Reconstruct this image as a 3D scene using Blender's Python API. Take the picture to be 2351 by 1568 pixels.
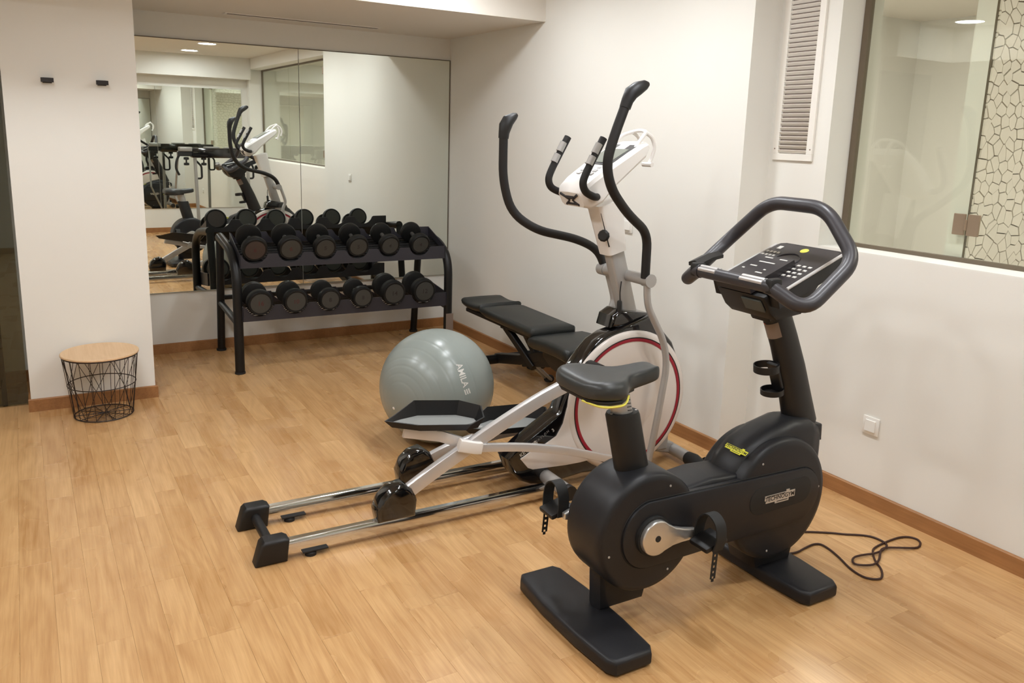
import bpy, bmesh, math, random
from mathutils import Vector, Matrix
random.seed(7)
for o in list(bpy.data.objects): bpy.data.objects.remove(o)
SC = bpy.context.scene
COL = SC.collection
R = math.radians

# ------------------------------------------------------------------ camera, world, exposure
F_PX, CX, CY, W, H = 1872.1, 1175.5, 695.67, 2351, 1568
cam = bpy.data.cameras.new('camera'); camo = bpy.data.objects.new('camera', cam); COL.objects.link(camo)
yaw, pit, rol = R(29.869), R(11.618), R(1.7413)
fw = Vector((math.sin(yaw)*math.cos(pit), math.cos(yaw)*math.cos(pit), -math.sin(pit)))
rt = Vector((math.cos(yaw), -math.sin(yaw), 0)); up = rt.cross(fw)
RT = rt*math.cos(rol)+up*math.sin(rol); UP = -rt*math.sin(rol)+up*math.cos(rol)
m = Matrix((( RT.x, UP.x, -fw.x, 0), (RT.y, UP.y, -fw.y, 0), (RT.z, UP.z, -fw.z, 1.6), (0, 0, 0, 1)))
camo.matrix_world = m
cam.sensor_fit = 'HORIZONTAL'; cam.sensor_width = 36; cam.lens = F_PX/W*36
cam.shift_x = (W/2-CX)/W; cam.shift_y = (CY-H/2)/W
cam.clip_start = .05; cam.clip_end = 60
SC.camera = camo
wd = bpy.data.worlds.new('world'); SC.world = wd; wd.use_nodes = True
wd.node_tree.nodes['Background'].inputs[0].default_value = (.95, .93, .88, 1)
wd.node_tree.nodes['Background'].inputs[1].default_value = .05
vs = SC.view_settings
vs.view_transform = 'Standard'; vs.look = 'None'; vs.gamma = 1; vs.use_curve_mapping = False
vs.exposure = 0.0
SC.cycles.max_bounces = 14; SC.cycles.glossy_bounces = 9; SC.cycles.transparent_max_bounces = 16
LAMP = 138.0           # emission strength of the ceiling downlight lenses
ZC = 2.62
DOWNLIGHTS = [(2.17, -.18), (2.15, 1.0), (2.12, 2.12), (2.10, 3.22), (2.06, 4.24),
              (-.11, 4.09), (-.1, 2.95), (-.08, 1.8), (-.06, .6)]

# ------------------------------------------------------------------ materials
def s2l(c):
    return tuple(((v/255)/12.92 if v/255 <= .04045 else ((v/255+.055)/1.055)**2.4) for v in c)
def mat(name, rgb, rough=.5, metal=0, spec=.5, noise=0, nscale=30, bump=0, bscale=200, coat=0):
    M = bpy.data.materials.new(name); M.use_nodes = True
    nt = M.node_tree; b = nt.nodes['Principled BSDF']
    c = s2l(rgb)
    b.inputs['Base Color'].default_value = (*c, 1); b.inputs['Roughness'].default_value = rough
    b.inputs['Metallic'].default_value = metal; b.inputs['Specular IOR Level'].default_value = spec
    if coat: b.inputs['Coat Weight'].default_value = coat; b.inputs['Coat Roughness'].default_value = .08
    if noise or bump:
        tc = nt.nodes.new('ShaderNodeTexCoord')
    if noise:
        n = nt.nodes.new('ShaderNodeTexNoise'); n.inputs['Scale'].default_value = nscale; n.inputs['Detail'].default_value = 4
        nt.links.new(tc.outputs['Object'], n.inputs['Vector'])
        r = nt.nodes.new('ShaderNodeMapRange'); r.inputs[3].default_value = 1-noise; r.inputs[4].default_value = 1+noise
        nt.links.new(n.outputs[0], r.inputs[0])
        mx = nt.nodes.new('ShaderNodeMix'); mx.data_type = 'RGBA'; mx.blend_type = 'MULTIPLY'; mx.inputs[0].default_value = 1
        mx.inputs[6].default_value = (*c, 1); nt.links.new(r.outputs[0], mx.inputs[7])
        nt.links.new(mx.outputs[2], b.inputs['Base Color'])
    if bump:
        n2 = nt.nodes.new('ShaderNodeTexNoise'); n2.inputs['Scale'].default_value = bscale; n2.inputs['Detail'].default_value = 3
        nt.links.new(tc.outputs['Object'], n2.inputs['Vector'])
        bp = nt.nodes.new('ShaderNodeBump'); bp.inputs['Strength'].default_value = bump; bp.inputs['Distance'].default_value = .002
        nt.links.new(n2.outputs[0], bp.inputs['Height']); nt.links.new(bp.outputs[0], b.inputs['Normal'])
    return M
def emit(name, rgb, s):
    M = bpy.data.materials.new(name); M.use_nodes = True; nt = M.node_tree
    b = nt.nodes['Principled BSDF']; b.inputs['Base Color'].default_value = (.8, .8, .8, 1)
    b.inputs['Emission Color'].default_value = (*rgb, 1); b.inputs['Emission Strength'].default_value = s
    return M
def wood(name, c1, c2, rough, rnd=.5, gy=1.0, gx=1.0):
    """oak: long grain along Y, cathedral figure, tone differing per plank"""
    M = bpy.data.materials.new(name); M.use_nodes = True; nt = M.node_tree; N = nt.nodes; L = nt.links
    b = N['Principled BSDF']; b.inputs['Roughness'].default_value = rough; b.inputs['Specular IOR Level'].default_value = .45
    geo = N.new('ShaderNodeNewGeometry'); oi = N.new('ShaderNodeObjectInfo')
    add = N.new('ShaderNodeMath'); add.operation = 'ADD'; L.new(geo.outputs['Random Per Island'], add.inputs[0]); L.new(oi.outputs['Random'], add.inputs[1])
    fr = N.new('ShaderNodeMath'); fr.operation = 'FRACT'; L.new(add.outputs[0], fr.inputs[0])
    off = N.new('ShaderNodeVectorMath'); off.operation = 'SCALE'; off.inputs[0].default_value = (37, 91, 53); L.new(fr.outputs[0], off.inputs['Scale'])
    pos = N.new('ShaderNodeVectorMath'); pos.operation = 'ADD'; L.new(geo.outputs['Position'], pos.inputs[0]); L.new(off.outputs[0], pos.inputs[1])
    mp = N.new('ShaderNodeMapping'); mp.inputs['Scale'].default_value = (60*gx, 2.2*gy, 60); L.new(pos.outputs[0], mp.inputs[0])
    n1 = N.new('ShaderNodeTexNoise'); n1.inputs['Scale'].default_value = 1.6; n1.inputs['Detail'].default_value = 6; n1.inputs['Roughness'].default_value = .65; L.new(mp.outputs[0], n1.inputs['Vector'])
    mp2 = N.new('ShaderNodeMapping'); mp2.inputs['Scale'].default_value = (4.5*gx, 1.5*gy, 4.5); L.new(pos.outputs[0], mp2.inputs[0]); sx = N.new('ShaderNodeSeparateXYZ'); L.new(pos.outputs[0], sx.inputs[0]); kx = N.new('ShaderNodeMath'); kx.operation = 'MULTIPLY'; kx.inputs[1].default_value = 85*gx; L.new(sx.outputs[0], kx.inputs[0])
    n2 = N.new('ShaderNodeTexNoise'); n2.inputs['Scale'].default_value = 1.0; n2.inputs['Detail'].default_value = 2; n2.inputs['Distortion'].default_value = .35; L.new(mp2.outputs[0], n2.inputs['Vector'])
    k = N.new('ShaderNodeMath'); k.operation = 'MULTIPLY_ADD'; k.inputs[1].default_value = 34; L.new(n2.outputs[0], k.inputs[0]); L.new(kx.outputs[0], k.inputs[2])
    sn = N.new('ShaderNodeMath'); sn.operation = 'SINE'; L.new(k.outputs[0], sn.inputs[0])
    # blotches
    n3 = N.new('ShaderNodeTexNoise'); n3.inputs['Scale'].default_value = 2.5; n3.inputs['Detail'].default_value = 3; L.new(pos.outputs[0], n3.inputs['Vector'])
    def mul(a, f, o=0):
        q = N.new('ShaderNodeMath'); q.operation = 'MULTIPLY_ADD'; q.inputs[1].default_value = f; q.inputs[2].default_value = o; L.new(a, q.inputs[0]); return q.outputs[0]
    def plus(a, c):
        q = N.new('ShaderNodeMath'); q.operation = 'ADD'; L.new(a, q.inputs[0]); L.new(c, q.inputs[1]); return q.outputs[0]
    v = plus(plus(mul(n1.outputs[0], .85, -.425), mul(sn.outputs[0], .065)), plus(mul(n3.outputs[0], .55, -.275), mul(fr.outputs[0], rnd, .5-rnd/2)))
    cr = N.new('ShaderNodeValToRGB'); cr.color_ramp.elements[0].position = .12; cr.color_ramp.elements[1].position = .88
    cr.color_ramp.elements[0].color = (*s2l(c1), 1); cr.color_ramp.elements[1].color = (*s2l(c2), 1)
    L.new(v, cr.inputs[0]); L.new(cr.outputs[0], b.inputs['Base Color'])
    bp = N.new('ShaderNodeBump'); bp.inputs['Strength'].default_value = .12; bp.inputs['Distance'].default_value = .001
    L.new(n1.outputs[0], bp.inputs['Height']); L.new(bp.outputs[0], b.inputs['Normal'])
    rr = N.new('ShaderNodeMapRange'); rr.inputs[3].default_value = rough-.06; rr.inputs[4].default_value = rough+.08; L.new(n3.outputs[0], rr.inputs[0]); L.new(rr.outputs[0], b.inputs['Roughness'])
    return M
def glassy(name, tint, refl=1.0):
    M = bpy.data.materials.new(name); M.use_nodes = True; nt = M.node_tree; N = nt.nodes; L = nt.links
    out = N['Material Output']; N.remove(N['Principled BSDF'])
    t = N.new('ShaderNodeBsdfTransparent'); t.inputs[0].default_value = (*tint, 1)
    g = N.new('ShaderNodeBsdfGlossy'); g.inputs['Roughness'].default_value = .0; g.inputs[0].default_value = (.92, .96, .92, 1)
    fz = N.new('ShaderNodeFresnel'); gg = N.new('ShaderNodeNewGeometry')
    ior = N.new('ShaderNodeMapRange'); ior.inputs[3].default_value = 1.5; ior.inputs[4].default_value = 1/1.5   # same reflectance from either face of the pane
    L.new(gg.outputs['Backfacing'], ior.inputs[0]); L.new(ior.outputs[0], fz.inputs[0])
    k = N.new('ShaderNodeMath'); k.operation = 'MULTIPLY'; k.inputs[1].default_value = refl; k.use_clamp = True; L.new(fz.outputs[0], k.inputs[0])
    mx = N.new('ShaderNodeMixShader'); L.new(k.outputs[0], mx.inputs[0]); L.new(t.outputs[0], mx.inputs[1]); L.new(g.outputs[0], mx.inputs[2])
    L.new(mx.outputs[0], out.inputs[0]); return M

PAINT = mat('wall_paint', (232, 230, 223), .85, spec=.3, noise=.012, nscale=2.2, bump=.06, bscale=160)
CEILP = mat('ceiling_paint', (230, 224, 214), .9, spec=.2)
FLOORW = wood('oak_floor', (168, 121, 72), (217, 176, 124), .27, rnd=.20)
BASEW = wood('oak_baseboard', (136, 92, 54), (176, 126, 78), .5, rnd=.2)
TABLEW = wood('birch_ply', (206, 170, 128), (228, 196, 158), .5, rnd=.1)
GROUT = mat('floor_joint', (150, 110, 68), .9)
BLKM = mat('black_metal', (17, 16, 16), .42, spec=.35)
BLKP = mat('black_plastic', (16, 15, 16), .5, bump=.05, bscale=500)
BLKG = mat('gloss_black_plastic', (12, 11, 13), .08, spec=.6, coat=.6)
BLKR = mat('black_rubber', (25, 25, 25), .7)
FOAM = mat('black_foam_grip', (18, 15, 15), .62, bump=.15, bscale=900)
BIKE = mat('anthracite_plastic', (31, 31, 34), .42, spec=.35, noise=.03, nscale=200, bump=.06, bscale=900)
BIKEG = mat('grey_black_tube', (54, 52, 56), .38)
SADDLE = mat('saddle_vinyl', (46, 48, 48), .38, bump=.05, bscale=700)
VINYL = mat('bench_vinyl', (29, 32, 31), .45, bump=.06, bscale=600)
SILVER = mat('silver_paint', (176, 174, 172), .38, metal=.35)
ALU = mat('brushed_aluminium', (212, 210, 210), .3, metal=.45)
CHROME = mat('chrome', (222, 220, 218), .09, metal=1)
BRASHED = mat('crank_alloy', (205, 203, 200), .28, metal=.8)
WHITEP = mat('white_plastic', (232, 228, 224), .35)
WHITEG = mat('flywheel_white', (222, 214, 208), .22, spec=.6)
RED = mat('dark_red_stripe', (150, 20, 44), .35)
GREYPAD = mat('grey_rubber_pad', (132, 134, 132), .6, bump=.2, bscale=300)
BALLM = mat('ball_grey_vinyl', (136, 143, 139), .27, spec=.45, noise=.02, nscale=3)
LABEL = mat('print_light_grey', (205, 202, 196), .5)
LOGOS = mat('logo_silver', (190, 184, 176), .35, metal=.3)
LOGOY = mat('logo_yellow', (226, 226, 60), .45)
YEL = mat('yellow_trim', (232, 222, 90), .4)
DARKTXT = mat('print_dark', (34, 28, 28), .6)
REDTXT = mat('print_dull_red', (74, 34, 34), .6)
HEADR = mat('dumbbell_rubber', (18, 18, 17), .55, spec=.3, bump=.08, bscale=500)
HEADF = mat('dumbbell_face', (56, 56, 53), .5)
HEADFR = mat('dumbbell_face_brownish', (58, 48, 45), .5)
HANDLE = mat('dumbbell_handle_grey', (92, 90, 86), .45, metal=.5)
RACKM = mat('rack_blue_black', (42, 40, 46), .45)
WIREM = mat('basket_wire', (34, 22, 18), .5)
SOCK = mat('socket_white', (236, 234, 228), .35)
HOOKM = mat('hook_black', (28, 20, 16), .5)
VENTM = mat('vent_white', (236, 232, 224), .45)
FRAMEM = mat('window_frame_bronze', (112, 100, 84), .45, metal=.3)
HINGEM = mat('hinge_bronze_steel', (160, 142, 122), .4, metal=.6)
CORDM = mat('brown_cord', (54, 26, 14), .6)
MIRROR = mat('mirror_silvering', (240, 244, 238), .0, metal=1)
MEDGE = mat('mirror_edge', (150, 150, 138), .3)
GLASS = glassy('window_glass', (.94, .95, .91), 1.15)
DGLASS = glassy('dark_glass', (.52, .52, .46), 1.6)
SCREEN = mat('lcd_grey', (136, 140, 132), .15, spec=.6)
STONE = mat('mosaic_stone', (228, 220, 208), .5, noise=.06, nscale=9)
SGROUT = mat('mosaic_grout', (92, 80, 62), .9)
LENS = emit('downlight_lens', (.93, .965, 1.0), LAMP)
FILL_LENS = emit('fill_lens_warm', (1.0, .965, .925), LAMP*2.2)  # lens of the fill lamps added behind the glass
LEDM = emit('led_strip_glow', (1.0, .95, .86), 9)
ORANGE = mat('orange_edge', (206, 108, 74), .5)
STICK = mat('taupe_sticker', (128, 112, 100), .5)
TMSIL = mat('treadmill_silver', (150, 148, 144), .4, metal=.3)

# ------------------------------------------------------------------ mesh building
class MB:
    def __init__(s): s.v = []; s.f = []
    def add(s, vs, fs):
        n = len(s.v); s.v += [tuple(v) for v in vs]; s.f += [tuple(i+n for i in f) for f in fs]; return s
    def box(s, c, d, rot=None, bev=0, seg=2):
        if bev <= 0:
            h = [x/2 for x in d]; vs = [Vector((x*h[0], y*h[1], z*h[2])) for x in (-1, 1) for y in (-1, 1) for z in (-1, 1)]
            fs = [(0, 1, 3, 2), (4, 6, 7, 5), (0, 4, 5, 1), (2, 3, 7, 6), (0, 2, 6, 4), (1, 5, 7, 3)]
        else:
            bm = bmesh.new(); bmesh.ops.create_cube(bm, size=1)
            for v in bm.verts: v.co = Vector((v.co.x*d[0], v.co.y*d[1], v.co.z*d[2]))
            bmesh.ops.bevel(bm, geom=bm.edges[:], offset=bev, segments=seg, profile=.5, affect='EDGES')
            bm.verts.index_update(); vs = [v.co.copy() for v in bm.verts]; fs = [[v.index for v in f.verts] for f in bm.faces]; bm.free()
        if rot is not None: vs = [rot @ v for v in vs]
        c = Vector(c); return s.add([v+c for v in vs], fs)
    def b2(s, a, b, bev=0, seg=2):
        return s.box([(a[i]+b[i])/2 for i in range(3)], [abs(b[i]-a[i]) for i in range(3)], None, bev, seg)
    def tube(s, pts, r, seg=12, closed=False, cap=True, flat=1.0, upv=None, square=False):
        """sweep along points; r number or list; flat = ratio of the second axis; square gives a rounded rectangle section"""
        P = [Vector(p) for p in pts]; n = len(P); rs = r if isinstance(r, (list, tuple)) else [r]*n
        T = []
        for i in range(n):
            a = P[(i-1) % n] if (closed or i > 0) else P[i]; b = P[(i+1) % n] if (closed or i < n-1) else P[i]
            T.append((b-a).normalized())
        if upv is None: upv = Vector((0, 1, 0)) if abs(T[0].y) < .8 else Vector((0, 0, 1))
        u = Vector(upv); rings = []
        for i in range(n):
            u = (u - T[i]*u.dot(T[i]));
            if u.length < 1e-6: u = T[i].orthogonal()
            u.normalize(); w = T[i].cross(u)
            ring = []
            for k in range(seg):
                a = 2*math.pi*(k+.5)/seg; ca, sa = math.cos(a), math.sin(a)
                if square:
                    e = .28; ca = math.copysign(abs(ca)**e, ca); sa = math.copysign(abs(sa)**e, sa)
                ring.append(P[i]+u*(ca*rs[i])+w*(sa*rs[i]*flat))
            rings.append(ring)
        vs = [v for rg in rings for v in rg]; fs = []
        for i in range(n if closed else n-1):
            j = (i+1) % n
            for k in range(seg):
                l = (k+1) % seg; fs.append((i*seg+k, i*seg+l, j*seg+l, j*seg+k))
        if cap and not closed:
            fs.append(tuple(range(seg))[::-1]); fs.append(tuple((n-1)*seg+k for k in range(seg)))
        return s.add(vs, fs)
    def lathe(s, prof, c, axis=(0, 0, 1), seg=24, cap=True):
        """prof: (radius, distance along axis)"""
        A = Vector(axis).normalized(); U = A.orthogonal().normalized(); V = A.cross(U); c = Vector(c); vs = []; fs = []
        for r, h in prof:
            for k in range(seg):
                a = 2*math.pi*k/seg; vs.append(c+A*h+U*(math.cos(a)*r)+V*(math.sin(a)*r))
        for i in range(len(prof)-1):
            for k in range(seg):
                l = (k+1) % seg; fs.append((i*seg+k, i*seg+l, (i+1)*seg+l, (i+1)*seg+k))
        if cap:
            fs.append(tuple(range(seg))[::-1]); fs.append(tuple((len(prof)-1)*seg+k for k in range(seg)))
        return s.add(vs, fs)
    def prism(s, poly, y0, y1, bev=0, ax='y', seg=2):
        """poly of (x,z) extruded along y (ax='y'), or (x,y) extruded along z (ax='z'), or (y,z) along x (ax='x')"""
        def m3(p, t): return {'y': (p[0], t, p[1]), 'z': (p[0], p[1], t), 'x': (t, p[0], p[1])}[ax]
        bm = bmesh.new(); n = len(poly)
        a = [bm.verts.new(m3(p, y0)) for p in poly]; b = [bm.verts.new(m3(p, y1)) for p in poly]
        fa = bm.faces.new(a); fb = bm.faces.new(b[::-1])
        for i in range(n): j = (i+1) % n; bm.faces.new((a[j], a[i], b[i], b[j]))
        bmesh.ops.recalc_face_normals(bm, faces=bm.faces[:])
        if bev > 0:
            es = [e for e in bm.edges if (e in fa.edges[:] or e in fb.edges[:])]
            bmesh.ops.bevel(bm, geom=es, offset=bev, segments=seg, profile=.5, affect='EDGES', clamp_overlap=True)
        bm.verts.index_update(); vs = [v.co.copy() for v in bm.verts]; fs = [[v.index for v in f.verts] for f in bm.faces]; bm.free()
        return s.add(vs, fs)
    def loft(s, rings, cap=True):
        n = len(rings[0]); vs = [p for r in rings for p in r]; fs = []
        for i in range(len(rings)-1):
            for k in range(n): l = (k+1) % n; fs.append((i*n+k, i*n+l, (i+1)*n+l, (i+1)*n+k))
        if cap: fs.append(tuple(range(n))[::-1]); fs.append(tuple((len(rings)-1)*n+k for k in range(n)))
        return s.add(vs, fs)
def fillet(pts, r=.03, n=5):
    """round the corners of a path"""
    P = [Vector(p) for p in pts]; out = [P[0]]
    for i in range(1, len(P)-1):
        a, b, c = P[i-1], P[i], P[i+1]; d1 = min(r, (a-b).length*.48); d2 = min(r, (c-b).length*.48)
        p = b+(a-b).normalized()*d1; q = b+(c-b).normalized()*d2
        for k in range(n+1): t = k/n; out.append(p*(1-t)**2+b*2*t*(1-t)+q*t*t)
    out.append(P[-1]); return out
def smooth(pts, n=6, closed=False):
    P = [Vector(p) for p in pts]; m = len(P); out = []
    for i in range(m if closed else m-1):
        g = (lambda k: P[k % m]) if closed else (lambda k: P[max(0, min(m-1, k))])
        p0, p1, p2, p3 = g(i-1), g(i), g(i+1), g(i+2)
        for k in range(n):
            t = k/n; out.append(.5*((2*p1)+(p2-p0)*t+(2*p0-5*p1+4*p2-p3)*t*t+(3*p1-p0-3*p2+p3)*t**3))
    if not closed: out.append(P[-1])
    return out
def circ(cx, cz, r, n=40, a0=0, a1=360):
    k = n if a1-a0 == 360 else n+1
    return [(cx+r*math.cos(R(a0+(a1-a0)*i/n)), cz+r*math.sin(R(a0+(a1-a0)*i/n))) for i in range(k)]
def mesh_from(name, mb, mt, org=(0, 0, 0), ang=35):
    me = bpy.data.meshes.new(name); o = Vector(org)
    me.from_pydata([Vector(v)-o for v in mb.v], [], mb.f); me.validate(); me.update()
    bm = bmesh.new(); bm.from_mesh(me); bmesh.ops.recalc_face_normals(bm, faces=bm.faces[:]); bm.to_mesh(me); bm.free()
    me.polygons.foreach_set('use_smooth', [True]*len(me.polygons)); me.set_sharp_from_angle(angle=R(ang))
    me.materials.append(mt); return me
ORG = {}
def worg(o):
    return ORG.get(o.name, Vector((0, 0, 0)))
def obj(name, mb, mt, parent=None, label=None, at=None, ang=35):
    """one mesh object; vertices given in world coordinates"""
    g = worg(parent) if parent else (Vector(at) if at else Vector((0, 0, 0)))
    me = mesh_from(name, mb, mt, g, ang); o = bpy.data.objects.new(name, me); COL.objects.link(o)
    if parent: o.parent = parent
    elif at: o.location = at
    ORG[o.name] = g
    if label: o['label'] = label
    return o
def thing(name, label, cat, loc, group=None):
    o = bpy.data.objects.new(name, None); COL.objects.link(o); o.location = loc; o.empty_display_size = .1
    ORG[o.name] = Vector(loc); o['label'] = label; o['category'] = cat
    if group: o['group'] = group
    return o
def tag(o, label, cat, group=None):
    o['label'] = label; o['category'] = cat
    if group: o['group'] = group
    return o
def struct(name, mb, mt, label, at=None):
    o = obj(name, mb, mt, at=at); o['kind'] = 'structure'; o['label'] = label; return o
def sroot(name, label, loc):
    o = bpy.data.objects.new(name, None); COL.objects.link(o); o.location = loc; ORG[o.name] = Vector(loc)
    o['kind'] = 'structure'; o['label'] = label; return o
def dup(o, loc, label, group):
    r = o.copy(); COL.objects.link(r); r.location = loc; r['label'] = label; r['group'] = group; ORG[r.name] = Vector(loc)
    for ch in o.children:
        c = ch.copy(); COL.objects.link(c); c.parent = r
        for g in ch.children:
            d = g.copy(); COL.objects.link(d); d.parent = c
    return r
def text_mb(body, size, fn, ext=.0006, spacing=1.0, align='CENTER'):
    """lettering as a thin mesh, mapped to the world by fn(x, y, z)"""
    cu = bpy.data.curves.new('t', 'FONT'); cu.body = body; cu.size = size; cu.extrude = ext; cu.align_x = align; cu.align_y = 'CENTER'
    cu.space_character = spacing; cu.resolution_u = 3; cu.offset = size*.012
    o = bpy.data.objects.new('t', cu); COL.objects.link(o)
    dg = bpy.context.evaluated_depsgraph_get(); me = o.evaluated_get(dg).to_mesh()
    mb = MB(); mb.add([fn(v.co.x, v.co.y, v.co.z) for v in me.vertices], [tuple(p.vertices) for p in me.polygons])
    o.evaluated_get(dg).to_mesh_clear(); bpy.data.objects.remove(o); bpy.data.curves.remove(cu); return mb

# ------------------------------------------------------------------ the room
SK = .0215                                   # the room's axes stand about 1.2 degrees off the world's
xa = lambda y: 2.962-SK*(y-2.95)             # right wall, far stretch
xn = lambda y: 3.147-.008*(y-2.4)            # right wall, near stretch (set back)
xg = lambda y: 3.305-SK*(y-2.5)              # glass of the window in the right wall
yb = lambda x: 6.125+SK*(x-1.7)              # back wall
ys = lambda x: 4.745+.018*(x-1.9)            # front of the soffit
SILL, HEAD = 1.132, 2.465

# floor: slab with planks
fl = struct('floor', MB().b2((-1.7, -1.3, -.06), (3.6, 6.4, -.0125)), GROUT, 'light oak parquet floor of long narrow planks')
th = R(1.23); PW = .1035
def rotf(x, y): return (x*math.cos(th)-y*math.sin(th), x*math.sin(th)+y*math.cos(th))
lens = [.42, .56, .70, .86, 1.02, 1.2]; pm = {}
for L_ in lens:
    pm[L_] = mesh_from('plank', MB().box((0, 0, -.006), (PW-.0003, L_-.0003, .012), None, .0004, 1), FLOORW)
far = MB(); nplank = 0
for i in range(-16, 36):
    x = i*PW; y = -1.6+random.random()*.6
    while y < 6.7:
        L_ = random.choice(lens); cx, cy = rotf(x+.04, y+L_/2)
        inroom = (-1.62 < cx < 3.25 and -1.35 < cy < 6.8)
        if cx > xa(4)+.06 and cy > 2.95: inroom = False
        if inroom:
            d = Vector((cx, cy, -1.6)); z = d.dot(fw); px = CX+F_PX*d.dot(RT)/z if z > .1 else -9999; py = CY-F_PX*d.dot(UP)/z if z > .1 else 0
            if -90 < px < 2430 and 0 < py < 1700 and z > .1 and nplank < 300 and not (cy > 5.2 and cx < .4):
                o = bpy.data.objects.new('plank', pm[L_]); COL.objects.link(o); o.parent = fl; o.location = (cx, cy, 0); o.rotation_euler = (0, 0, th); nplank += 1
            else:
                far.box((cx, cy, -.006), (PW-.0003, L_-.0003, .012), Matrix.Rotation(th, 3, 'Z'))
        y += L_
o = obj('planks', far, FLOORW, fl); o['kind'] = 'stuff'

struct('ceiling', MB().b2((-1.7, -1.3, ZC), (3.6, 6.4, ZC+.1)), CEILP, 'flat white plastered ceiling with round downlights')
struct('ceiling_soffit', MB().prism([(-1.7, ys(-1.7)), (3.2, ys(3.2)), (3.2, 6.4), (-1.7, 6.4)], 2.332, ZC, ax='z'), CEILP, 'lowered white ceiling soffit above the mirror wall')
struct('ceiling_soffit_left', MB().b2((-1.55, -1.12, 2.332), (-.43, 4.70, ZC)), CEILP, 'lowered white ceiling band along the left side')
struct('ceiling_soffit_pier', MB().b2((-.431, 4.40, 2.332), (.34, 4.80, ZC)), CEILP, 'lowered white ceiling block in front of the hook pier')
struct('wall_back', MB().prism([(.45, yb(.45)), (3.1, yb(3.1)), (3.1, 6.4), (.45, 6.4)], 0, 2.34, ax='z'), PAINT, 'white back wall around the big mirror')
struct('wall_right', MB().prism([(xa(2.95), 2.95), (xa(6.4), 6.4), (3.5, 6.4), (3.5, 2.95)], 0, ZC, ax='z'), PAINT, 'white right wall, far stretch beside the weight bench')
w = MB()
w.prism([(xn(2.97), 2.97), (xn(-1.3), -1.3), (3.42, -1.3), (3.42, 2.97)], 0, SILL, ax='z')
w.prism([(xn(2.97), 2.97), (xn(-1.3), -1.3), (3.42, -1.3), (3.42, 2.97)], HEAD, ZC, ax='z')
w.prism([(xn(2.97), 2.97), (xn(2.603), 2.603), (3.42, 2.603), (3.42, 2.97)], SILL, HEAD, ax='z')
w.prism([(xn(-.98), -.98), (xn(-1.3), -1.3), (3.42, -1.3), (3.42, -.98)], SILL, HEAD, ax='z')
struct('wall_right_near', w, PAINT, 'white right wall with the wide glazed opening')
struct('wall_left_pier', MB().b2((-.155, 5.105, 0), (.488, 6.4, 2.34)), PAINT, 'white wall pier with two black hooks')
struct('wall_left_alcove', MB().b2((-1.7, 5.75, 0), (-.15, 6.4, 2.34)), PAINT, 'dim white wall behind the dark glass')
struct('wall_left', MB().b2((-1.7, -1.3, 0), (-1.55, 5.8, ZC)), PAINT, 'white left wall')
w = MB().b2((-1.7, -1.3, 0), (3.3, -1.12, ZC)); w.b2((-1.6, -1.13, 2.31), (xn(-1)-.001, -.86, ZC))
struct('wall_front', w, PAINT, 'white wall behind the photographer, seen in the mirror')
# baseboards
def bb(name, a, b, t, label, zt=.072):
    a = Vector((a[0], a[1], 0)); b = Vector((b[0], b[1], 0)); d = (b-a).normalized(); n = Vector((d.y, -d.x, 0))*t
    pr = MB(); q = [a, b, b+n, a+n]; vs = []
    for z, k in ((0, 1), (zt-.004, 1), (zt, .7)):
        vs += [(a+Vector((0, 0, z))), (b+Vector((0, 0, z))), (b+n*k+Vector((0, 0, z))), (a+n*k+Vector((0, 0, z)))]
    fs = [(0, 3, 2, 1), (8, 9, 10, 11)]
    for l in (0, 4):
        for k in range(4): j = (k+1) % 4; fs.append((l+k, l+j, l+4+j, l+4+k))
    pr.add(vs, fs); return struct(name, pr, BASEW, label)
bb('baseboard_back', (.488, yb(.488)), (xa(6.1), yb(xa(6.1))), .014, 'oak baseboard along the mirror wall')
bb('baseboard_right_far', (xa(6.12), 6.12), (xa(2.936), 2.936), .014, 'oak baseboard beside the weight bench')
bb('baseboard_right_return', (xa(2.95)-.014, 2.95), (3.16, 2.95), .014, 'short oak baseboard around the wall corner')
bb('baseboard_right_near', (xn(2.95), 2.95), (xn(-1.12), -1.12), .014, 'oak baseboard under the glazed opening')
bb('baseboard_pier', (-.169, 5.105), (.502, 5.105), .014, 'oak baseboard at the foot of the hook pier')
bb('baseboard_pier_right', (.488, 5.105), (.488, yb(.488)), .014, 'oak baseboard on the pier side next to the rack')
bb('baseboard_pier_left', (-.155, 5.75), (-.155, 5.105), .014, 'oak baseboard on the shadowed pier side')
bb('baseboard_alcove', (-1.55, 5.75), (-.155, 5.75), .014, 'oak baseboard behind the dark glass')
bb('baseboard_front', (3.15, -1.12), (-1.55, -1.12), .014, 'oak baseboard seen in the mirror')
# sill and window
struct('trim_sill', MB().prism([(xn(2.6)+.001, 2.602), (xn(-.97)+.001, -.979), (3.42, -.979), (3.42, 2.602)], SILL-.002, SILL+.004, ax='z'), PAINT, 'white sill of the glazed opening')
win = sroot('window_1', 'frameless glazed opening with bronze edge channels in the right wall', (3.33, .8, SILL))
fr = MB(); e = Vector((-SK, 1, 0)).normalized(); nx = Vector((1, SK, 0))
def gl(y, x=0): return Vector((xg(y)+x, y, 0))
def bar(mb, a, b, w_, z0, z1):
    n = Vector((w_/2, 0, 0)); vs = []
    for z in (z0, z1): vs += [a-n+Vector((0, 0, z)), b-n+Vector((0, 0, z)), b+n+Vector((0, 0, z)), a+n+Vector((0, 0, z))]
    mb.add(vs, [(0, 1, 2, 3), (4, 7, 6, 5), (0, 4, 5, 1), (1, 5, 6, 2), (2, 6, 7, 3), (3, 7, 4, 0)])
YP = 2.0
f1 = MB(); bar(f1, gl(2.6), gl(-.975), .024, SILL+.004, SILL+.022); obj('frame', f1, FRAMEM, win)
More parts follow.
